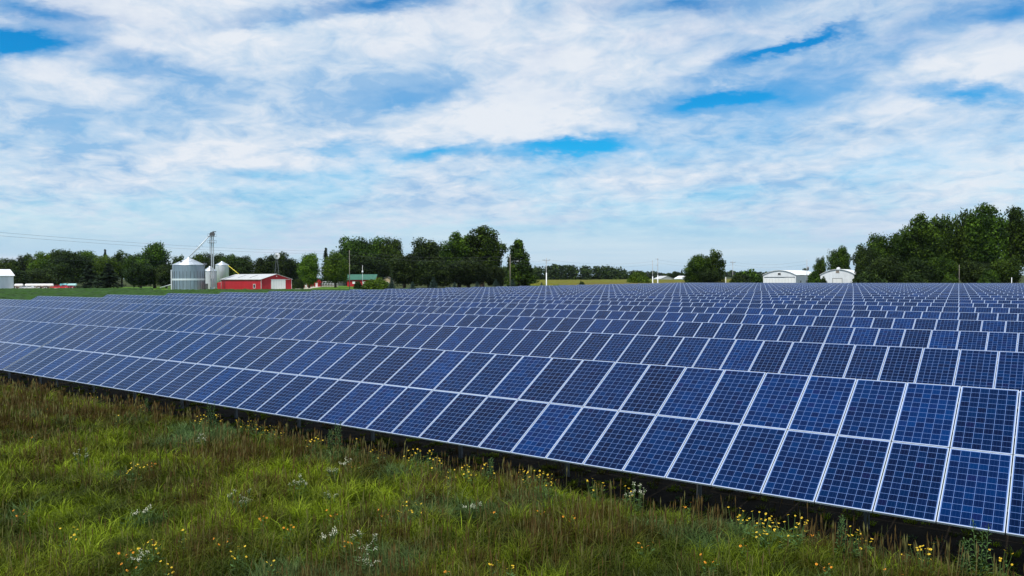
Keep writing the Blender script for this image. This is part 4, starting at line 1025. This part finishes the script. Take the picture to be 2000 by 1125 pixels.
YL = [(855, 900, 0), (930, 915, 3), (1050, 930, 3), (1160, 940, 0), (1020, 920, 0), (1075, 945, 1), (735, 880, 0), (820, 885, 3), (700, 862, 1), (260, 912, 0), (300, 905, 2), (270, 795, 1), (405, 815, 3), (470, 822, 0), (500, 828, 3), (535, 838, 3), (610, 858, 0),
      (1478, 1015, 3), (1545, 1022, 3), (1500, 1035, 0), (1665, 1040, 1), (1680, 1048, 0), (1800, 1070, 0), (1820, 1085, 1), (1955, 1085, 1), (1745, 1120, 2), (790, 990, 1), (745, 1000, 2), (805, 992, 1), (510, 1012, 2), (290, 1060, 0), (283, 1072, 1), (240, 1080, 2), (125, 1040, 1), (245, 1105, 2),
      (310, 1110, 1), (360, 1045, 1), (425, 1055, 2), (460, 1080, 1), (975, 1103, 0), (1060, 995, 2), (1262, 1060, 2), (965, 995, 2), (680, 1060, 2), (870, 1110, 2), (540, 1100, 1), (145, 790, 1), (95, 800, 2), (180, 770, 1), (205, 760, 2), (60, 850, 2), (1220, 958, 1), (1340, 985, 2),
      (1590, 1040, 2), (1610, 1105, 2), (1435, 1000, 1), (645, 1000, 2), (230, 815, 1), (560, 1030, 2), (1380, 1090, 2), (30, 1000, 2), (690, 905, 2), (880, 925, 1), (1110, 1010, 2), (1450, 1060, 2)]
for (u, v, k) in YL:
    put_plant(u, v, YP[k], 'yellow_wildflower', ['clump of yellow daisies with dark eyes in the meadow', 'small bunch of yellow daisies in the meadow', 'few orange yellow daisies low in the grass', 'wide dense clump of yellow daisies near the panels'][k],
              'wildflower', ['middling clumps of yellow daisies', 'small bunches of yellow daisies', 'few orange yellow daisies', 'wide dense clumps of yellow daisies'][k], (.66, .58, .52, .7)[k], .95)
for (u, v, k, s, lab) in [(1240, 965, 0, 1.0, 'white flowering weed nearest the dark strip under the panels'), (715, 1065, 0, 1.05, 'largest spray of tiny white flowers at the bottom centre'), (718, 1095, 1, .9, 'white spray just below the largest one'),
        (635, 1040, 1, .9, 'thin white spray left of the largest one'), (468, 975, 0, .95, 'white weed standing in mid meadow, left of centre'), (155, 890, 0, .85, 'cream flowering weed in the left meadow'),
        (388, 860, 0, .85, 'cream flowering weed behind the middle of the left meadow'), (580, 945, 0, .9, 'white spray right of the mid meadow white weed'), (650, 915, 1, .95, 'white spray close to the front panels, left of centre'),
        (668, 900, 1, .9, 'white spray right behind the one left of centre'), (920, 985, 1, .9, 'sparse white spray below the brightest yellow clump'), (270, 995, 1, .9, 'low white flowers in the left foreground'),
        (262, 1085, 1, .8, 'small white flowers beside orange daisies at the bottom left'), (645, 965, 1, .8, 'small white spray in the middle of the meadow')]:
    put_plant(u, v, WPR[k], 'white_wildflower', lab, 'wildflower', 'white flowering weeds', .6, s)
# tall dark leafy weeds at the foot of the panels
def weed_proto(seed, hh):
    rr = random.Random(seed); s_ = MB(); l = MB()
    for j in range(3):
        b0 = Vector((rr.gauss(0, .06), rr.gauss(0, .06), 0)); t0 = b0 + Vector((rr.gauss(0, .08), rr.gauss(0, .08), hh * rr.uniform(.8, 1.05))); s_.tube(b0, t0, .010, .004, 5, False)
        for i in range(34):
            f = .12 + .86 * i / 34; p = b0.lerp(t0, f); a = i * 2.4 + j; ln = .15 * (1.15 - f * .8)
            e = p + Vector((math.cos(a) * ln, math.sin(a) * ln, .04)); sd_ = Vector((-math.sin(a), math.cos(a), 0)) * ln * .17; m_ = (p + e) / 2 + Vector((0, 0, .02))
            l.face([p, m_ + sd_, e, m_ - sd_])
    return [('stem', s_.mesh('stem', M_STEM, False)), ('leaves', l.mesh('weed_leaves', M_LEAFG, False))]
WD = [weed_proto(3, 1.25), weed_proto(4, 1.05)]
for (u, v, k, lab) in [(281, 742, 1, 'leafy weed poking over the lower panel edge at the left'), (660, 800, 0, 'tall leafy weed in front of the lower panel edge, left of centre'), (640, 815, 1, 'leafy weed left of the tall one at the panel edge'), (411, 778, 0, 'leafy weed against the panels above the yellow flowers'),
        (1885, 1035, 1, 'bushy weed in the shade under the right-hand panels'), (1915, 1042, 0, 'second bushy weed under the right-hand panels'), (960, 905, 1, 'weed in the dark strip near the brightest yellow clump'), (1640, 1030, 1, 'weed under the lower panel edge at the right of centre')]:
    hp = (1.2, 1.0)[k]; y_ = 14.6
    th_ = math.atan((u - 1000) / F_PX) - YAW; dd_ = y_ / math.cos(th_); root = empty('tall_weed', (math.sin(th_) * dd_, y_, 0), rj.uniform(0, 6), lab, 'weed', 'tall leafy weeds')
    for nm, me in WD[k]: link(nm, me, root)

# ---------------------------------------------------------------- haze
m = bpy.data.materials.new('haze'); m.use_nodes = True; t = NT(m.node_tree)
pv = t.n('ShaderNodeVolumePrincipled', {'Color': (.78, .88, 1, 1), 'Density': .00002, 'Anisotropy': .2})
t.n('ShaderNodeOutputMaterial', {'Volume': pv.outputs[0]})
tag(MB().box(-6200, 6200, -6200, 6200, -1, 45).build('haze', m), kind='stuff')
